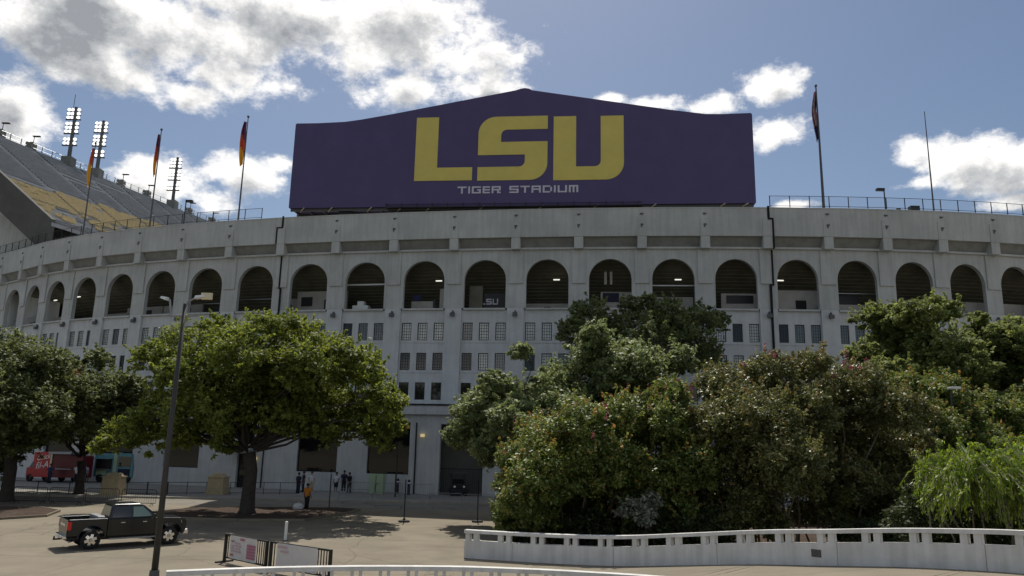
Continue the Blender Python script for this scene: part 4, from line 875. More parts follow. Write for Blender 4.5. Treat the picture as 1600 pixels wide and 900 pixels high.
# greenhouse
def gh(z0, z1, x0, x1, x2, x3, w0, w1): return [(x0,-w0,z0),(x1,-w0,z0),(x1,w0,z0),(x0,w0,z0),(x2,-w1,z1),(x3,-w1,z1),(x3,w1,z1),(x2,w1,z1)]
BX = [(0,3,2,1),(4,5,6,7),(0,1,5,4),(1,2,6,5),(2,3,7,6),(3,0,4,7)]
b = MB(); b.add(gh(1.285,1.86,-.96,1.22,-.84,.50,.93,.74), BX); b.add(gh(1.855,1.93,-.85,.51,-.72,.34,.745,.66), BX); b.build('cab', PB, tr, bevel=.04)
def side_pt(x, z, s, e=.006):   # point on the sloped cab side
    w = .93+(.74-.93)*(z-1.285)/(1.86-1.285); return (x, s*(w+e), z)
for s in (-1, 1):
    for nm, mm, q in (('rear_side_window','glass',[(-.84,1.35),(-.02,1.35),(-.02,1.79),(-.74,1.79)]), ('front_side_window','glass_green',[(.06,1.35),(.92,1.35),(.48,1.79),(.06,1.79)])):
        pts = [side_pt(x, z, s) for x, z in q]; pts = pts if s < 0 else pts[::-1]
        b = MB(); b.quad(*pts); b.build(nm, M[mm], tr)
    # door seams, handles, mirror, running board
    b = MB()
    for x in (-.90, .02, 1.0): b.box(x-.006, x+.006, *sorted((s*(WD+.002), s*(WD-.01))), .58, 1.27)
    b.build('door_seam', M['joint'], tr)
    for x in (-.24, .70): b = MB(); b.box(x-.22, x-.04, *sorted((s*(WD+.035), s*(WD+.003))), 1.10, 1.14); b.build('door_handle', M['chrome'], tr, bevel=.008)
    b = MB(); b.box(.86, 1.0, *sorted((s*(WD+.22), s*(WD-.03))), 1.30, 1.48); b.build('mirror', PB, tr, bevel=.03)
    b = MB(); b.box(-.92, 1.12, *sorted((s*(WD+.10), s*(WD-.10))), .40, .46); b.build('running_board', M['galv'], tr, bevel=.01)
    b = MB(); b.box(-2.63,-2.46,*sorted((s*(WD+.004), s*(WD-.13))),.88,1.24); b.build('tail_light', M['red_lens'], tr, bevel=.015)
    b = MB(); b.add([(2.25,s*(WD+.005),.98),(2.49,s*(WD-.06),.96),(2.50,s*(WD-.35),.97),(2.47,s*(WD-.35),1.13),(2.43,s*(WD-.08),1.14),(2.20,s*(WD+.005),1.12)], [(0,1,4,5),(1,2,3,4)]); b.build('headlight', M['white_vinyl'], tr)
    for cx in (fx_, rx_):
        b = MB(); pts = [(cx+.53*math.cos(R(a)), .50+.53*math.sin(R(a))) for a in range(0, 181, 15)]
        for p, q in zip(pts, pts[1:]): b.add([(p[0],s*(WD+.02),p[1]),(q[0],s*(WD+.02),q[1]),((q[0]-cx)*1.1+cx,s*(WD+.004),(q[1]-.5)*1.1+.5),((p[0]-cx)*1.1+cx,s*(WD+.004),(p[1]-.5)*1.1+.5)], [(0,1,2,3)])
        b.build('wheel_arch_trim', M['dark'], tr)
b = MB(); b.quad((1.17,-.85,1.34),(1.17,.85,1.34),(.575,.69,1.82),(.575,-.69,1.82)); b.build('windscreen', M['glass'], tr)
b = MB(); b.quad((-.957,.8,1.34),(-.957,-.8,1.34),(-.867,-.69,1.79),(-.867,.69,1.79)); b.build('rear_window', M['glass'], tr)
b = MB(); b.box(2.48,2.53,-.62,.62,.72,1.10); b.build('grille', M['chrome'], tr, bevel=.02)
b = MB(); b.box(2.36,2.60,-.96,.96,.45,.68); b.build('front_bumper', M['chrome'], tr, bevel=.05)
b = MB(); b.box(-2.76,-2.60,-.92,.92,.48,.64); b.build('rear_bumper', M['chrome'], tr, bevel=.03)
b = MB(); b.box(-2.79,-2.762,-.16,.16,.5,.62); b.build('licence_plate', M['white_vinyl'], tr)
b = MB(); b.box(-2.96,-2.5,-.04,.04,.40,.47); b.lathe([(.03,.47),(.045,.52),(.02,.57)], 8, (-2.92,0,0)); b.build('tow_hitch', M['dark'], tr)
b = MB(); b.box(-2.5,2.3,-.55,.55,.36,.52); b.build('chassis', M['dark'], tr)
b = MB(); b.tube([(-2.25,-.5,.38),(-2.45,-.72,.36)], .045, 8); b.build('exhaust', M['galv'], tr)
b = MB(); b.box(-.62,-.60,.1,.5,1.935,2.0); b.build('roof_antenna', M['dark'], tr)
for x in (fx_, rx_):
    for y in (-.83, .83): wheel_parts(tr, x, y, wr, .27)

# ------------------------------------------------------------------ food trucks and stall by the stadium
t = thing('food_truck', 'red food truck with white script lettering under the left oaks', 'food truck', (-43.3, 72.6, .14), R(-14))
b = MB(); b.box(-1.75,.35,0,2.2,.45,2.75); b.build('box_body', M['red'], t, bevel=.04)
b = MB(); b.add([(.352,.05,.45),(3.0,.9,.45),(3.0,2.2,.45),(.352,2.2,.45),(.352,.05,2.6),(3.0,.9,2.45),(3.0,2.2,2.45),(.352,2.2,2.6)], BX); b.build('serving_side', M['red_dark'], t)
b = MB(); b.box(.352,2.9,-.5,1.6,2.62,2.82); b.build('awning', M['galv'], t, bevel=.02)
b = MB(); b.box(.22,.40,-.06,-.001,.4,2.72); b.build('corner_trim', M['cream'], t)
b = MB(); b.box(.7,2.4,.15,.35,1.2,1.3); b.build('serving_counter', M['galv'], t)
b = MB(); b.box(-2.6,-1.75,.15,2.05,.45,1.3); b.add([(-2.4,.2,1.3),(-1.75,.2,1.3),(-1.75,2.0,1.3),(-2.4,2.0,1.3),(-2.05,.3,1.95),(-1.75,.3,1.95),(-1.75,1.9,1.95),(-2.05,1.9,1.95)], BX); b.build('cab', M['red'], t, bevel=.05)
b = MB(); b.quad((-2.3,.195,1.35),(-1.85,.195,1.35),(-1.85,.265,1.85),(-2.05,.265,1.85)); b.build('cab_window', M['glass'], t)
for x in (-2.1, -.2, 2.2):
    for y in (.2, 2.0): wheel_parts(t, x, y if x < 2 else max(y, 1.05), .36, .22, rim='galv', n=14, spokes=5)
fonttext('Chick', .66, M['white_vinyl'], 'lettering', t, (-.66, -.012, 2.28), (R(90), R(-10), 0), shear=.35)
fonttext('fil-A', .86, M['white_vinyl'], 'lettering', t, (-.72, -.012, 1.55), (R(90), R(-8), 0), shear=.3)
t = thing('food_truck', 'teal food truck with pale green corner beside the first stone pillar', 'food truck', (-37.9, 74.4, .14), R(-6))
b = MB(); b.box(-2.3,-.3,.2,2.2,.5,2.7); b.build('box_body', M['teal'], t, bevel=.03)
b = MB(); b.box(-2.1,-.5,.15,.199,1.25,2.2); b.build('serving_hatch', M['dark'], t); b = MB(); b.box(-2.15,-.45,-.35,.18,2.2,2.27); b.build('awning', M['teal'], t); b = MB(); b.box(-2.1,-.5,-.1,.15,1.18,1.24); b.build('serving_counter', M['galv'], t)
b = MB(); b.box(-.3,.05,.1,2.2,.5,2.85); b.build('corner_trim', M['lime'], t, bevel=.02)
b = MB(); b.prism([(.05,.5),(1.75,.5),(1.75,1.55),(1.55,2.5),(1.5,2.75),(.05,2.75)], .1, 2.2); b.build('cab', M['teal'], t, bevel=.05)
b = MB(); b.box(.2,1.5,.07,.098,1.5,2.45); b.build('cab_window', M['glass'], t); b = MB(); b.box(.25,1.5,.075,.098,.6,1.3); b.build('lower_panel', M['navy'], t)
b = MB(); b.box(-2.0,-1.0,.15,.198,.65,1.1); b.build('print_panel', M['lime'], t)
for x in (-1.6, 1.2):
    for y in (.25, 2.0): wheel_parts(t, x, y, .38, .24, rim='galv', n=14, spokes=5)
t = thing('menu_sign', 'tall pale menu board with a round picture beside the teal truck', 'sign', (-41.0, 74.8, .14), R(-8))
b = MB(); b.box(-.5,.5,0,.06,.5,2.3); b.build('board', M['white_metal'], t); b = MB(); b.lathe([(.3,-.012),(.3,-.002)], 16, (0,0,1.75), axis='y'); b.build('picture', M['plain_orange'], t); b = MB(); b.box(-.4,.4,-.01,-.002,.7,1.2); b.build('print_panel', M['teal'], t)
for x in (-.4,.4): b = MB(); b.box(x-.03,x+.03,.061,.11,0,2.2); b.build('leg', M['dark'], t)

# ------------------------------------------------------------------ people
def person(x, y, z, rz, label, shirt, legs, long=True, skin='skin', pose=0, lean=0, hscale=1.0, hold=None):
    t = thing('person', label, 'person', (x, y, z), rz, 'people near the stadium')
    rs = random.Random(int(x*10)); st = .10+.05*pose
    bpts = {}
    V, E, Rr = [], [], []
    def v(p, r, par=None):
        V.append(p); Rr.append(r); i = len(V)-1
        if par is not None: E.append((par, i))
        return i
    h = hscale
    pel = v((0,0,.93*h), .145); wa = v((0,.01,1.08*h), .13, pel); chs = v((0,.0,1.28*h), .155, wa); sh = v((0,.01,1.42*h), .10, chs); nk = v((0,.005,1.50*h), .055, sh); hd = v((0,-.02,1.60*h), .085, nk); tp = v((0,-.015,1.70*h), .075, hd)
    for s in (-1, 1):
        hip = v((s*.09,0,.88*h), .10, pel); kn = v((s*(.10),-s*pose*.12-.02,.48*h), .062, hip); an = v((s*.11,-s*pose*.16+.02,.08*h), .042, kn); v((s*.12,-s*pose*.16-.14,.035), .035, an)
        sh2 = v((s*.18,0,1.40*h), .062, sh); el = v((s*.24,.03-s*pose*.05,1.12*h), .045, sh2)
        if hold == s: wr_ = v((s*.20,-.22,1.10*h), .032, el)
        else: wr_ = v((s*.25,-.06+s*pose*.08,.87*h), .032, el)
        wp = Vector(V[wr_]); dn = Vector((0,-.3,-1)).normalized() if hold != s else Vector((0,-1,.1)).normalized()
        pa = v(tuple(wp+dn*.06), .030, wr_)
        for q, ln in zip((-1.5,-.5,.5,1.5), (.075,.09,.085,.065)): k = v(tuple(wp+dn*.10+Vector((0,q*.018,0))), .010, pa); v(tuple(wp+dn*(.10+ln*.7)+Vector((-s*.015,q*.018,0))), .008, k)
        k = v(tuple(wp+dn*.06+Vector((-s*.01,-.04,0))), .011, pa); v(tuple(wp+dn*.10+Vector((-s*.015,-.055,0))), .009, k)
    me = bpy.data.meshes.new('body'); me.from_pydata(V, E, []); me.materials.append(M[skin]); o = put('body', me, t)
    sk = o.modifiers.new('skin', 'SKIN'); sk.use_smooth_shade = True
    for i, d in enumerate(me.skin_vertices[0].data): d.radius = (Rr[i], Rr[i]*.85); d.use_root = (i == 0)
    sb = o.modifiers.new('sub', 'SUBSURF'); sb.levels = sb.render_levels = 1
    # clothing
    def loft(rings, nm, m, n=12):
        b = MB(); vs = []
        for (cx, cy, z_, a, c) in rings:
            for j in range(n): an = 2*math.pi*j/n; vs.append((cx+a*math.cos(an), cy+c*math.sin(an), z_*h))
        fs = [(i*n+j, i*n+(j+1)%n, (i+1)*n+(j+1)%n, (i+1)*n+j) for i in range(len(rings)-1) for j in range(n)]
        b.add(vs, fs+[tuple(range(n-1,-1,-1)), tuple(range((len(rings)-1)*n, len(rings)*n))]); return b
    loft([(0,0,.86,.185,.13),(0,.01,1.05,.17,.125),(0,0,1.28,.20,.14),(0,.01,1.40,.19,.11),(0,.01,1.46,.10,.075),(0,.005,1.49,.065,.06)], 'shirt', shirt).build('shirt', M[shirt], t, True)
    for s in (-1, 1):
        b = MB(); b.tube([(s*.15,.005,1.42*h),(s*.20,.005,1.34*h),(s*.235,.02-s*pose*.03,1.18*h)], [.085,.085,.078], 9); b.build('sleeve', M[shirt], t, True)
        zb = .09 if long else .46
        pts = [(s*.085,0,.92*h),(s*.10,-s*pose*.12*.5,.70*h),(s*.10,-s*pose*.12-.01,.47*h)]; rd = [.118,.098,.085]
        if long: pts.append((s*.11,-s*pose*.16+.02,.09*h)); rd.append(.068)
        b = MB(); b.tube(pts, rd, 10); b.build('trouser_leg' if long else 'shorts_leg', M[legs], t, True)
        b = MB(); b.box(s*.12-.05, s*.12+.05, -s*pose*.16-.19, -s*pose*.16+.07, 0, .085); b.build('shoe', M['black_cloth'] if pose else M['white_cloth'], t, bevel=.025)
    b = MB(); b.lathe([(.088,1.60*h),(.104,1.66*h),(.098,1.72*h),(.06,1.765*h),(.01,1.78*h)], 10, (0,.012,0)); b.build('hair', M['hair'], t, True)
    b = MB(); b.box(-.016,.016,-.118,-.09,1.60*h,1.635*h); b.build('nose', M[skin], t, bevel=.008)
    for s in (-1, 1): b = MB(); b.box(s*.035-.012, s*.035+.012, -.104, -.094, 1.645*h, 1.66*h); b.build('eye', M['hair'], t)
    return t
person(-17.3, 64.0, .14, R(150), 'person in dark navy clothes standing alone behind the oak trunk', 'navy', 'navy', hscale=1.02)
person(-17.0, 67.0, .14, R(10), 'person in white shirt and khaki trousers standing before the shopfront', 'white_cloth', 'khaki', skin='skin2')
person(-17.75, 67.2, .14, R(-60), 'person in navy top turned towards the one in khaki trousers', 'navy', 'navy', pose=.4)
person(-13.3, 51.6, .10, R(160), 'person in orange vest and dark trousers in the oak bed', 'orange', 'black_cloth', pose=.3, hscale=.97)
person(-14.9, 67.2, .14, R(-20), 'person in white shirt and dark shorts left of the group of three', 'white_cloth', 'black_cloth', long=False)
person(-14.45, 68.2, .14, R(0), 'tallest person of the group of three in dark clothes, in the middle', 'navy', 'black_cloth', hscale=1.06)
person(-13.7, 66.9, .14, R(60), 'person in black clothes at the right of the group of three', 'black_cloth', 'black_cloth', pose=.5)
person(-45.2, 70.2, .14, R(200), 'person in dark top and white trousers left of the red truck', 'black_cloth', 'white_cloth', pose=.3)
person(-39.4, 72.0, .14, R(20), 'person in lavender top between the menu board and the stone pillar', 'lav', 'black_cloth', skin='skin2')
person(-42.3, 71.4, .14, R(170), 'person in blue standing at the red truck counter', 'flagb', 'navy', pose=.2)
person(-40.4, 72.4, .14, R(180), 'person in white shirt waiting before the menu board', 'white_cloth', 'navy')
t = thing('white_bag', 'crumpled white bag on the mulch beside the orange vest', 'bag', (-13.75, 51.2, .13))
bm = bmesh.new(); bmesh.ops.create_icosphere(bm, subdivisions=3, radius=.3)
rs = random.Random(2)
for v_ in bm.verts: v_.co = Vector((v_.co.x*1.1, v_.co.y, max(-.16, v_.co.z*.9)))*(1+rs.uniform(-.12,.12))+Vector((0,0,.16))
me = bpy.data.meshes.new('bag_body'); bm.to_mesh(me); bm.free(); me.materials.append(M['white_cloth']); put('bag_body', me, t)
b = MB(); b.tube([(-.06,0,.4),(0,0,.52),(.07,.02,.4)], .02, 5); b.build('knot', M['white_cloth'], t)

# ------------------------------------------------------------------ trees and shrubs
LOBES = {
'oak_far': ((-34.81,54),[(-2.35,-1.69,8.36,3.69),(1.37,-2.54,7.94,3.23),(-0.58,-0.67,9.85,2.08),(2.73,-2.21,6.26,2.12),(0.5,-2.77,4.83,2.31),(2.04,-0.44,9.7,1.38),(-5.77,2.67,4.87,3.23),(-2.14,1.33,2.66,1.38),(-4.06,1.57,2.17,1.85),(0.79,-1.07,4.16,1.2)]),
'oak_mid': ((-33.14,60),[(-1.86,0.23,8.05,2.67),(1.89,-1.43,7.53,2.46),(3.43,-1.29,8.56,1.23),(-2.4,-2.52,5.94,2.05),(1.57,-1.78,5.81,1.95),(-2.96,1.96,5.15,1.44),(1.69,1.62,5.91,1.54),(-3.8,1.11,10.14,1.13),(-4.63,1.48,5.11,1.54),(3.93,-1.31,6.6,1.33),(3.91,-0.56,7.88,0.92),(-0.26,0.42,10.66,1.03),(-1.42,1.29,6.09,1.74)]),
'oak_main': ((-15.98,47.86),[(-5.37,2.27,10.15,2.37),(-7.29,1.39,9.84,1.15),(-0.23,-2.65,10.16,2.05),(1.89,0.58,11.11,1.72),(0.2,0.49,11.74,0.9),(-2.94,0.02,11.59,0.9),(4.49,-1.94,9.56,1.88),(6.34,-0.16,8.9,1.88),(8.32,-1.72,7.24,1.31),(6.21,2.39,6.46,1.72),(2.55,2.34,7.43,2.25),(-1.05,0.3,8.05,2.66),(-3.59,-1.28,7.28,2.05),(-6.48,1.71,6.37,1.31),(-7.82,0.23,5.16,0.98),(-9.33,0.8,4.26,0.65),(-3.41,1.73,5.61,1.55),(1.66,0.04,5.88,1.55),(-6.39,-0.29,4.4,1.06),(4.86,0.34,5.28,1.06),(7.58,-0.2,5.21,0.9),(-1.45,-0.98,4.43,0.9),(-3.82,-1.02,8.48,1.64),(0.03,1.84,8.82,1.84),(3.29,-2.39,8.9,1.64),(-1.16,-2.26,6.32,1.55),(0.22,0.6,6.47,1.47),(-3.93,-0.8,4.96,1.15),(3.24,0.15,5.92,1.31),(8.53,-0.09,5.83,0.98),(8.24,-0.33,4.64,0.65),(-10.04,0.72,3.85,0.45),(-6.58,-0.8,5.68,0.82)]),
'sapling': ((-9.28,64),[(-0.67,-0.27,6.43,0.98),(-0.9,-0.73,5.11,0.77),(-0.17,0.33,5.56,0.77),(-0.57,-0.47,7.22,0.66)]),
'dark_oak': ((10.68,61),[(-4.37,-0.77,15.07,1.67),(-0.68,1.07,15.84,1.36),(1.85,-0.96,15.17,1.67),(4.77,0.31,15.02,1.67),(6.75,1.35,15.07,1.04),(-5.75,-1.73,13.42,1.36),(-0.58,-2.81,12.88,2.19),(3.68,-1.74,12.6,2.19),(5.87,1.24,11.95,1.46),(-2.89,0.73,12.77,1.98),(0.39,-0.53,16.39,0.63),(-2.29,-0.73,14.17,1.36),(2.74,-1.51,13.9,1.46),(0.96,-0.16,14.86,1.25)]),
'pale_tree': ((2.14,45),[(2.81,-1.35,11.1,0.92),(2.88,1.02,10.05,1.62),(0.8,2.05,8.32,1.62),(-1.99,2.35,7.48,1.62),(-4.1,1.21,6.21,1.62),(-5.13,1.47,5.01,1.0),(5.27,-2.25,9.19,1.46),(7.83,-0.68,9.85,1.0),(5.33,1.49,10.56,1.0),(-1.58,0.61,10.26,0.69),(-3.15,-0.26,8.14,0.92),(-0.74,2.84,6.02,2.0),(1.89,0.77,6.78,2.31),(4.38,1.96,7.67,1.92),(-3.04,-0.81,4.42,1.23),(-1.97,-1.52,6.06,1.54),(0.29,-0.27,6.33,1.54),(3.89,-1.61,8.92,1.38),(6.31,-0.52,7.95,1.38)]),
'myrtle_pink': ((3.37,38),[(-1.92,2.02,4.97,1.36),(-3.18,-0.42,4.01,0.78),(-0.05,-2.04,5.7,1.3),(2.14,-1.61,6.37,1.1),(4.6,-0.96,7.25,0.91),(3.47,1.71,5.6,1.88),(0.53,-0.88,4.58,2.14),(-1.65,-1.22,3.94,1.82),(-2.71,-1.76,2.33,1.36),(0.21,2.4,2.1,1.56),(2.6,-0.38,2.64,1.56),(4.51,-1.27,5.88,1.36),(5.04,-2.11,4.1,1.49),(4.19,-1.66,2.03,1.17),(3.4,-0.62,6.81,0.58),(-2.96,0.59,2.87,1.04),(-1.36,-1.64,3.22,1.46),(-1.94,-1.62,1.61,1.1),(0.62,-0.03,1.28,0.97),(2.53,-0.78,1.39,0.97),(1.91,2.59,4.58,1.62),(3.47,-1.65,3.32,1.36),(5.03,0.11,1.91,1.17),(-0.57,1.2,4.54,1.36),(-3.44,-0.25,1.46,0.84)]),
'myrtle_rust': ((13.36,36),[(-2.58,2.02,7.82,1.29),(-1.0,-0.08,8.38,1.11),(0.84,-0.71,8.57,0.86),(2.82,-0.37,7.83,1.29),(3.71,-1.92,6.58,1.29),(0.29,-0.45,6.57,1.78),(-2.46,-1.44,5.89,1.78),(3.8,2.22,5.17,1.78),(5.56,1.37,4.6,1.29),(-3.29,-0.01,3.84,1.42),(-1.26,-2.67,3.97,1.78),(1.6,-1.11,3.42,1.42),(-2.47,-1.01,2.35,1.23),(4.03,-1.09,2.91,1.17),(-4.08,-0.95,5.87,1.11),(-3.75,1.31,2.29,1.11),(-3.65,-0.99,1.63,0.86),(-1.69,-1.15,1.55,0.8),(0.95,1.18,1.81,0.86),(3.26,0.21,1.94,0.98),(5.52,1.74,1.86,1.11),(5.51,-0.34,3.75,1.11),(2.44,1.82,6.71,1.42),(-0.27,0.76,4.78,1.54),(3.87,1.26,3.5,1.35),(5.98,0.87,5.22,1.11),(-2.26,-0.02,7.13,1.23),(1.28,-0.96,2.01,0.74)]),
'myrtle_green': ((22.64,39),[(-2.44,-0.8,7.94,0.87),(0.52,1.44,7.93,1.2),(2.99,1.71,6.97,1.33),(4.52,1.63,5.72,1.2),(-1.54,-0.73,5.89,1.4),(1.48,0.64,5.32,1.27),(5.47,1.28,7.08,1.33),(-2.53,0.46,6.21,1.0),(-0.95,1.34,3.62,1.33),(0.35,0.12,3.7,1.33),(2.71,0.63,4.37,1.27),(0.32,0.71,6.61,1.2),(1.2,-0.89,5.31,1.2),(-1.28,1.62,1.98,1.2)]),
'oak_right': ((25.63,50),[(-0.14,1.62,14.04,1.11),(0.74,-1.86,13.48,1.37),(4.8,1.42,14.43,0.94),(1.65,2.65,11.96,1.79),(-1.66,0.55,11.06,1.03),(1.67,-2.74,10.88,1.88),(0.98,1.53,13.46,1.2),(0.7,-2.04,9.38,1.71),(-2.09,0.9,10.21,0.6),(2.0,0.78,11.82,1.45),(-1.77,-2.04,9.32,1.45),(2.98,-1.64,9.46,1.54)]),
'oak_edge': ((30.67,47),[(0.01,0.63,11.9,1.45),(2.1,0.37,11.91,1.69),(0.85,1.39,9.45,1.77),(3.58,2.42,9.17,1.77),(2.41,-1.8,10.46,2.25),(-3.42,-2.04,9.92,1.29),(-0.39,0.76,13.16,0.56),(0.7,-3.12,7.3,2.01),(-0.83,1.55,8.27,1.29),(-0.65,-1.78,7.32,1.45),(0.93,1.19,11.37,1.21)]),
'grey_shrub': ((5.95,33.6),[(-0.43,0.34,2.23,0.37),(0.46,0.56,2.45,0.46),(0.03,0.08,1.81,0.52),(-0.85,0.35,1.9,0.29)]),
}
def leaf_mesh(name, cen, nrm, size, tint, m, rs, asp=.55, axis=None):
    n = len(cen); up = rs.normal(size=(n,3)); t = np.cross(nrm, up) if axis is None else axis; t = t/(np.linalg.norm(t, axis=1)[:,None]+1e-9); bt = np.cross(nrm, t); bt /= np.linalg.norm(bt, axis=1)[:,None]+1e-9
    s = size[:,None]; bend = nrm*s*.14
    v = np.stack([cen-t*s, cen+bt*s*asp+bend, cen+t*s, cen-bt*s*asp+bend], 1).reshape(-1,3)
    me = bpy.data.meshes.new(name); me.vertices.add(4*n); me.vertices.foreach_set('co', v.astype(np.float32).ravel())
    me.loops.add(4*n); me.loops.foreach_set('vertex_index', np.arange(4*n, dtype=np.int32))
    me.polygons.add(n); me.polygons.foreach_set('loop_start', np.arange(0, 4*n, 4, dtype=np.int32)); me.polygons.foreach_set('loop_total', np.full(n, 4, dtype=np.int32))
    a = me.attributes.new('tint', 'FLOAT', 'POINT'); a.data.foreach_set('value', np.repeat(tint, 4).astype(np.float32))
    me.materials.append(m); me.update(calc_edges=True); me.validate(); return me
def crown_points(lobes, n, rs, nk=20, sub=(.2,.38), flat=.62, fill=.22, twigs=9, upward=.25):
    # leaf clumps spread over the outside of each lobe, a thin filling inside
    w = np.array([l[3]**2 for l in lobes]); w /= w.sum(); cen, tint, nrm = [], [], []
    for L_, wi in zip(lobes, w):
        c, r = np.array(L_[:3]), L_[3]; nl = int(n*wi)
        nc = max(6, int(nk*r**1.3)); d = rs.normal(size=(nc,3)); d[:,2] = d[:,2]*.85+.12; d /= np.linalg.norm(d, axis=1)[:,None]
        rad = r*rs.uniform(.6, 1.04, nc); cc = c+d*rad[:,None]*np.array([1,1,.88]); cr = np.clip(r*rs.uniform(*sub, nc), .22, .85); ct = rs.uniform(.0, 1, nc)
        k = rs.integers(0, nc, nl); g = rs.normal(size=(nl,3)); g /= np.linalg.norm(g, axis=1)[:,None]; g *= (rs.uniform(0,1,nl)**.45)[:,None]
        p = cc[k]+g*cr[k][:,None]*np.array([1,1,flat]); 
        cen.append(p); tint.append(np.clip(ct[k]*.45+rs.uniform(0,.55,nl), 0, 1)); q = g*.5+np.array([0,-.1,.95])+rs.normal(size=(nl,3))*.55; nrm.append(q)
        for _ in range(int(twigs*r**1.5)):         # twigs and shoots that break the outline
            d = rs.normal(size=3); d[2] = d[2]*.8+.35; d /= np.linalg.norm(d); p0 = c+d*r*rs.uniform(.75,.98); dd = d*.6+np.array([0,0,upward])+rs.normal(size=3)*.35; dd /= np.linalg.norm(dd); ln = rs.uniform(.25,.8)*min(1.2, .5+r*.35); m_ = rs.integers(9, 22)
            u = rs.uniform(0, 1, m_)[:,None]; cen.append(p0+dd*ln*u+rs.normal(size=(m_,3))*(.07*(1.15-u))); tint.append(np.clip(rs.uniform(.3,1,m_)+.15*u[:,0], 0, 1)); nrm.append(rs.normal(size=(m_,3))+np.array([0,0,.5]))
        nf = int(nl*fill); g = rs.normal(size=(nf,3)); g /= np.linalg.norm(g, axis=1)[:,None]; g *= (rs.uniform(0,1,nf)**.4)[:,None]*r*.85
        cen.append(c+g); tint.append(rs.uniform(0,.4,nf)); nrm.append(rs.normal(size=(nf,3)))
    cen, tint, nrm = np.concatenate(cen), np.concatenate(tint), np.concatenate(nrm); nrm /= np.linalg.norm(nrm, axis=1)[:,None]
    return cen, tint, nrm
def limb(b, p0, p1, r0, r1, rs, wob=.18, n=5):
    p0, p1 = Vector(p0), Vector(p1); L_ = (p1-p0).length; pts = []
    for i in range(n+1):
        u = i/n; q = p0.lerp(p1, u)+Vector((rs.normal()*wob, rs.normal()*wob, math.sin(math.pi*u)*L_*.09+rs.normal()*wob*.5))*(0 if i in (0,n) else 1); pts.append(q)
    b.tube(pts, [r0+(r1-r0)*i/n for i in range(n+1)], 7); return pts
def tree(key, nm, label, cat, leaf, n, size, trunk_h, trunk_r, seed, bark='bark', stems=None, group=None, z0=0.0, **kw):
    (x, y), lobes = LOBES[key]; rs = np.random.default_rng(seed)
    t = thing(nm, label, cat, (x, y, z0), 0, group); lobes = [(a, b_, c-z0, r) for a, b_, c, r in lobes]; main = lobes; lobes = list(lobes)
    for a, b_, c, r in main:      # the crown is as deep as it is wide
        lobes.append((a+rs.uniform(-.3,.3)*r, b_-1.0*r, c-rs.uniform(-.1,.3)*r, .8*r)); lobes.append((a+rs.uniform(-.3,.3)*r, b_+1.0*r, c-rs.uniform(-.1,.2)*r, .8*r))
    b = MB()
    if stems:
        for i, L_ in enumerate(main):
            fx0 = L_[0]*.55+rs.uniform(-.3,.3); limb(b, (fx0, L_[1]*.5, -.05), (L_[0]*.85+fx0*.15, L_[1], max(.5, L_[2]-.1*L_[3])), trunk_r, trunk_r*.3, rs, .12)
        b.build('stems', M[bark], t, True)
    else:
        top = Vector((rs.uniform(-.2,.2), 0, trunk_h))
        b.tube([(0,0,-.1),(0.02,0,.25),(.0,.02,trunk_h*.35),(.05,0,trunk_h*.7),tuple(top)], [trunk_r*1.6, trunk_r*1.12, trunk_r*.95, trunk_r*.9, trunk_r*.92], 12)
        b.build('trunk', M[bark], t, True); b = MB()
        for L_ in main:
            c = Vector(L_[:3]); hub = top+Vector((c.x*.06, c.y*.06, (c.z-trunk_h)*.12)); r0 = trunk_r*min(.42, .14+.09*L_[3])
            pts = limb(b, tuple(hub), tuple(c), r0, r0*.35, rs, .25)
            for _ in range(5):
                d = Vector(rs.normal(size=3)); d.z = abs(d.z)*.7; d = d.normalized()*L_[3]*.8; limb(b, tuple(pts[-1 if _ % 2 else -2]), tuple(c+d), r0*.32, .02, rs, .1, 4)
        b.build('limbs', M[bark], t, True)
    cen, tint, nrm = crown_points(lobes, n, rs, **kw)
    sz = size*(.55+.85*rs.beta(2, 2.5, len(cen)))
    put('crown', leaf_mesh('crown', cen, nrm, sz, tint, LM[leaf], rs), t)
    return t, lobes, rs
G1 = 'oaks around the stadium plaza'
tree('oak_far', 'live_oak', 'dark spreading oak at the far left edge of the view', 'tree', 'dark', 62000, .145, 3.2, .42, 11, group=G1, nk=12, sub=(.24,.44), fill=.1)
t, lb, rs = tree('oak_mid', 'live_oak', 'dark oak with one patch of dead orange leaves above the red truck', 'tree', 'dark', 54000, .145, 2.6, .34, 12, group=G1, nk=12, sub=(.24,.44), fill=.1)
c = np.array([(-.35,-2.6,8.75)]); p = c+rs.normal(size=(420,3))*np.array([.3,.3,.5]); q = rs.normal(size=(420,3)); q /= np.linalg.norm(q, axis=1)[:,None]
put('dead_leaves', leaf_mesh('dead_leaves', p, q, np.full(420,.12), rs.uniform(0,1,420), LM['orange'], rs), t)
tree('oak_main', 'live_oak', 'big bright green oak standing in the mulch bed behind the pickup truck', 'tree', 'oak', 92000, .135, 3.7, .43, 13, group=G1, z0=.1, nk=9, sub=(.26,.46), fill=.05, twigs=14)
tree('sapling', 'young_tree', 'young thin tree before the shopfront right of the large oak', 'tree', 'oak', 3200, .11, 4.6, .07, 14)
tree('dark_oak', 'live_oak', 'dark oak close to the stadium wall behind the paler tree', 'tree', 'dark', 24000, .16, 7.0, .30, 15, group=G1, fill=.1, nk=14)
tree('pale_tree', 'magnolia_tree', 'pale green tree with layered crown rising behind the pink flowered shrub', 'tree', 'pale', 95000, .125, 2.8, .26, 16, fill=.3)
t, lb, rs = tree('myrtle_pink', 'crape_myrtle', 'wide green crape myrtle dotted with pink flowers behind the white parapet', 'shrub', 'myrtle', 130000, .090, 0, .06, 17, 'bark_pale', True, z0=.1, fill=.35, nk=26, sub=(.2,.36), flat=.85, twigs=16, upward=.9)
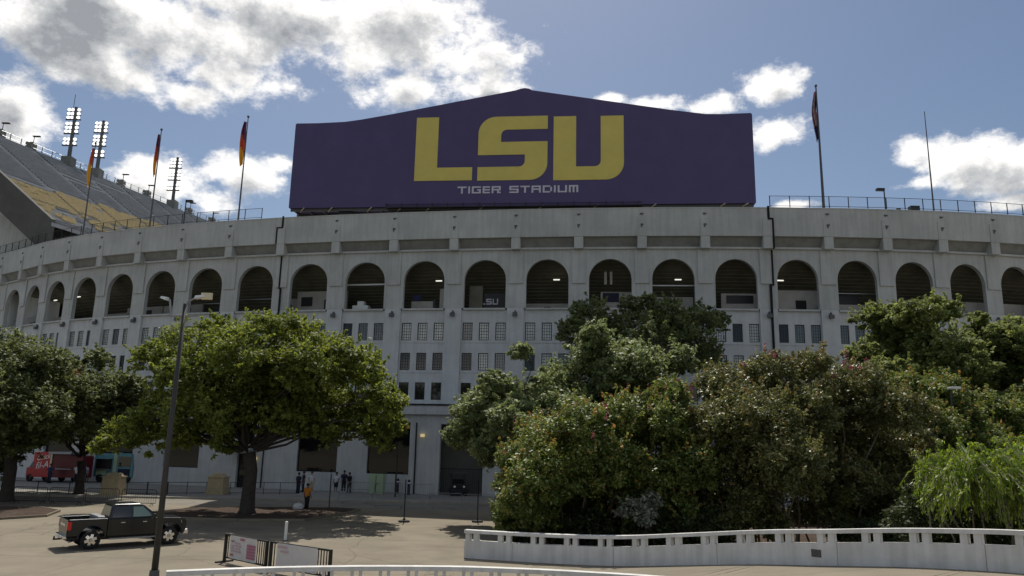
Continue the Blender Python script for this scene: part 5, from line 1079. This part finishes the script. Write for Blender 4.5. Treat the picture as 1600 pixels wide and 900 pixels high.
def flowers(t, lb, n, rs, m='flower', zmin=3.0, pick=None):
    b = MB(); k = 0
    while k < n:
        L_ = lb[rs.integers(0, len(lb))] if pick is None else lb[pick[rs.integers(0, len(pick))]]; d = rs.normal(size=3); d[2] = abs(d[2])*.9; d[1] = -abs(d[1])*.8; d /= np.linalg.norm(d); p = np.array(L_[:3])+d*L_[3]*rs.uniform(.98,1.1)
        if p[2] < zmin and rs.random() < .7: continue
        for _ in range(18):
            q = p+rs.normal(size=3)*np.array([.05,.05,.09]); e1 = rs.normal(size=3)*.028; e2 = rs.normal(size=3)*.028; b.quad(tuple(q-e1), tuple(q+e2), tuple(q+e1), tuple(q-e2))
        k += 1
    o = b.build('flowers', M[m], t); o['kind'] = 'stuff'
flowers(t, lb, 40, rs)
t, lb, rs = tree('myrtle_rust', 'crape_myrtle', 'tall rusty leaved crape myrtle at the middle of the parapet', 'shrub', 'rust', 140000, .085, 0, .06, 18, 'bark_pale', True, z0=.1, fill=.35, nk=26, sub=(.2,.36), flat=.85, twigs=16, upward=.9)
flowers(t, lb, 16, rs, zmin=7.5, pick=[1,2,3])
t, lb, rs = tree('myrtle_green', 'crape_myrtle', 'green crape myrtle behind the bright hanging fronds at right', 'shrub', 'myrtle', 80000, .09, 0, .06, 19, 'bark_pale', True, z0=.1, fill=.35, nk=26, sub=(.2,.36), flat=.85, twigs=16, upward=.9)
tree('oak_right', 'live_oak', 'green oak with rounded clumps above the rusty shrub at right', 'tree', 'mid', 80000, .13, 4.5, .34, 20, group=G1, nk=13, sub=(.24,.44), fill=.15)
tree('oak_edge', 'live_oak', 'broad green oak cut off by the right edge of the view', 'tree', 'mid', 76000, .135, 4.5, .40, 21, group=G1, nk=13, sub=(.24,.44), fill=.15)
tree('grey_shrub', 'grey_shrub', 'small pale grey leaved shrub low in the shade behind the parapet', 'shrub', 'grey', 1500, .085, 0, .02, 22, 'bark', True, fill=.3)
# undergrowth that closes the view below the shrubs
rs = np.random.default_rng(31)
for i, (x0, x1, y0, y1, lab) in enumerate(((0.2, 5.5, 35.2, 39.0, 'low dark hedge behind the left end of the white parapet'), (6.0, 10.5, 33.2, 37.0, 'low dark hedge between the two flowering crape myrtles'), (14.0, 18.5, 29.8, 35.0, 'low dark hedge left of the bright hanging fronds'))):
    t = thing('hedge', lab, 'hedge', ((x0+x1)/2, (y0+y1)/2, 0), 0, 'low hedges behind the parapet')
    lo = [((x-(x0+x1)/2), rs.uniform(-.5,.5), 1.0+rs.uniform(-.1,.35), 1.05) for x in np.linspace(x0+.5, x1-.5, 5)]
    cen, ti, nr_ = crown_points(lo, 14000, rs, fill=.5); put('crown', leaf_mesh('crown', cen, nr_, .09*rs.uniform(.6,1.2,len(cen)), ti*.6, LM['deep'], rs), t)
    b = MB()
    for L_ in lo: limb(b, (L_[0], L_[1], -.05), (L_[0], L_[1], 1.2), .05, .02, rs, .05)
    b.build('stems', M['bark'], t, True)
# bright mound of hanging fronds at the right
t = thing('weeping_shrub', 'bright green weeping shrub of hanging fronds at the right edge', 'shrub', (17.5, 26.8, .1))
cen, ti, nr_, ax, b = [], [], [], [], MB()
for i in range(1250):
    x = rs.uniform(-2.7, 4.8); yb = rs.uniform(-1.3, 1.6); top = 4.15+.2*math.sin(x*1.9)+.18*math.sin(x*4.1+1)+(rs.uniform(-.1,.75) if rs.random() < .25 else rs.uniform(-.4,.15)); 
    if x < -2.0: top -= (-2.0-x)*.9
    out = -abs(rs.normal())*.55 if rs.random() < .75 else rs.normal()*.4; sx_ = rs.normal()*.35-(.45 if x < -2.1 else 0); ln = rs.uniform(.3, 1.0) if rs.random() < .84 else rs.uniform(1.0, 1.9); pts = []
    for j in range(9):
        u = j/8; pts.append(Vector((x+sx_*u, yb+out*min(1,u*1.6)-1.0*(out < 0)*u*.3, top-.35*(1-u)**2*0+.22*math.sin(min(1,u*2.2)*math.pi)-ln*u**1.7)))
    b.tube(pts, [.012]*8+[.004], 3, cap=False)
    for j in range(58):
        u = rs.uniform(.05, 1)*7.999; k = int(u); p = pts[k].lerp(pts[k+1], u-k); cen.append(p+Vector(rs.normal(size=3)*.04)); ax.append(np.array(pts[k+1]-pts[k])*3+rs.normal(size=3)*.12); ti.append(min(1, max(0, rs.normal()*.22+.5))); nr_.append(rs.normal(size=3)+np.array([0,0,.4]))
nr_ = np.array(nr_); nr_ /= np.linalg.norm(nr_, axis=1)[:,None]; cen = np.array([tuple(p) for p in cen])
put('fronds', leaf_mesh('fronds', cen, nr_, .075*rs.uniform(.6,1.4,len(cen)), np.array(ti), LM['fern'], rs, asp=.26, axis=np.array(ax)), t)
b.build('stems', M['bark_pale'], t)
lo = [(x, 1.8+rs.uniform(-.3,.3), 2.2+rs.uniform(-.3,.2), 1.5) for x in np.linspace(-2.0, 4.2, 5)]
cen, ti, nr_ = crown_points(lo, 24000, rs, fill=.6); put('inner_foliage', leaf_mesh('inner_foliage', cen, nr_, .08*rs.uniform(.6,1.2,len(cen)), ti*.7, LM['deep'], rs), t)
b = MB()
for x in np.arange(-2.6, 4.4, .45): limb(b, (x, .2, -.1), (x+rs.normal()*.3, .5, 3.6), .035, .02, rs, .1)
b.build('woody_stems', M['bark_pale'], t, True)
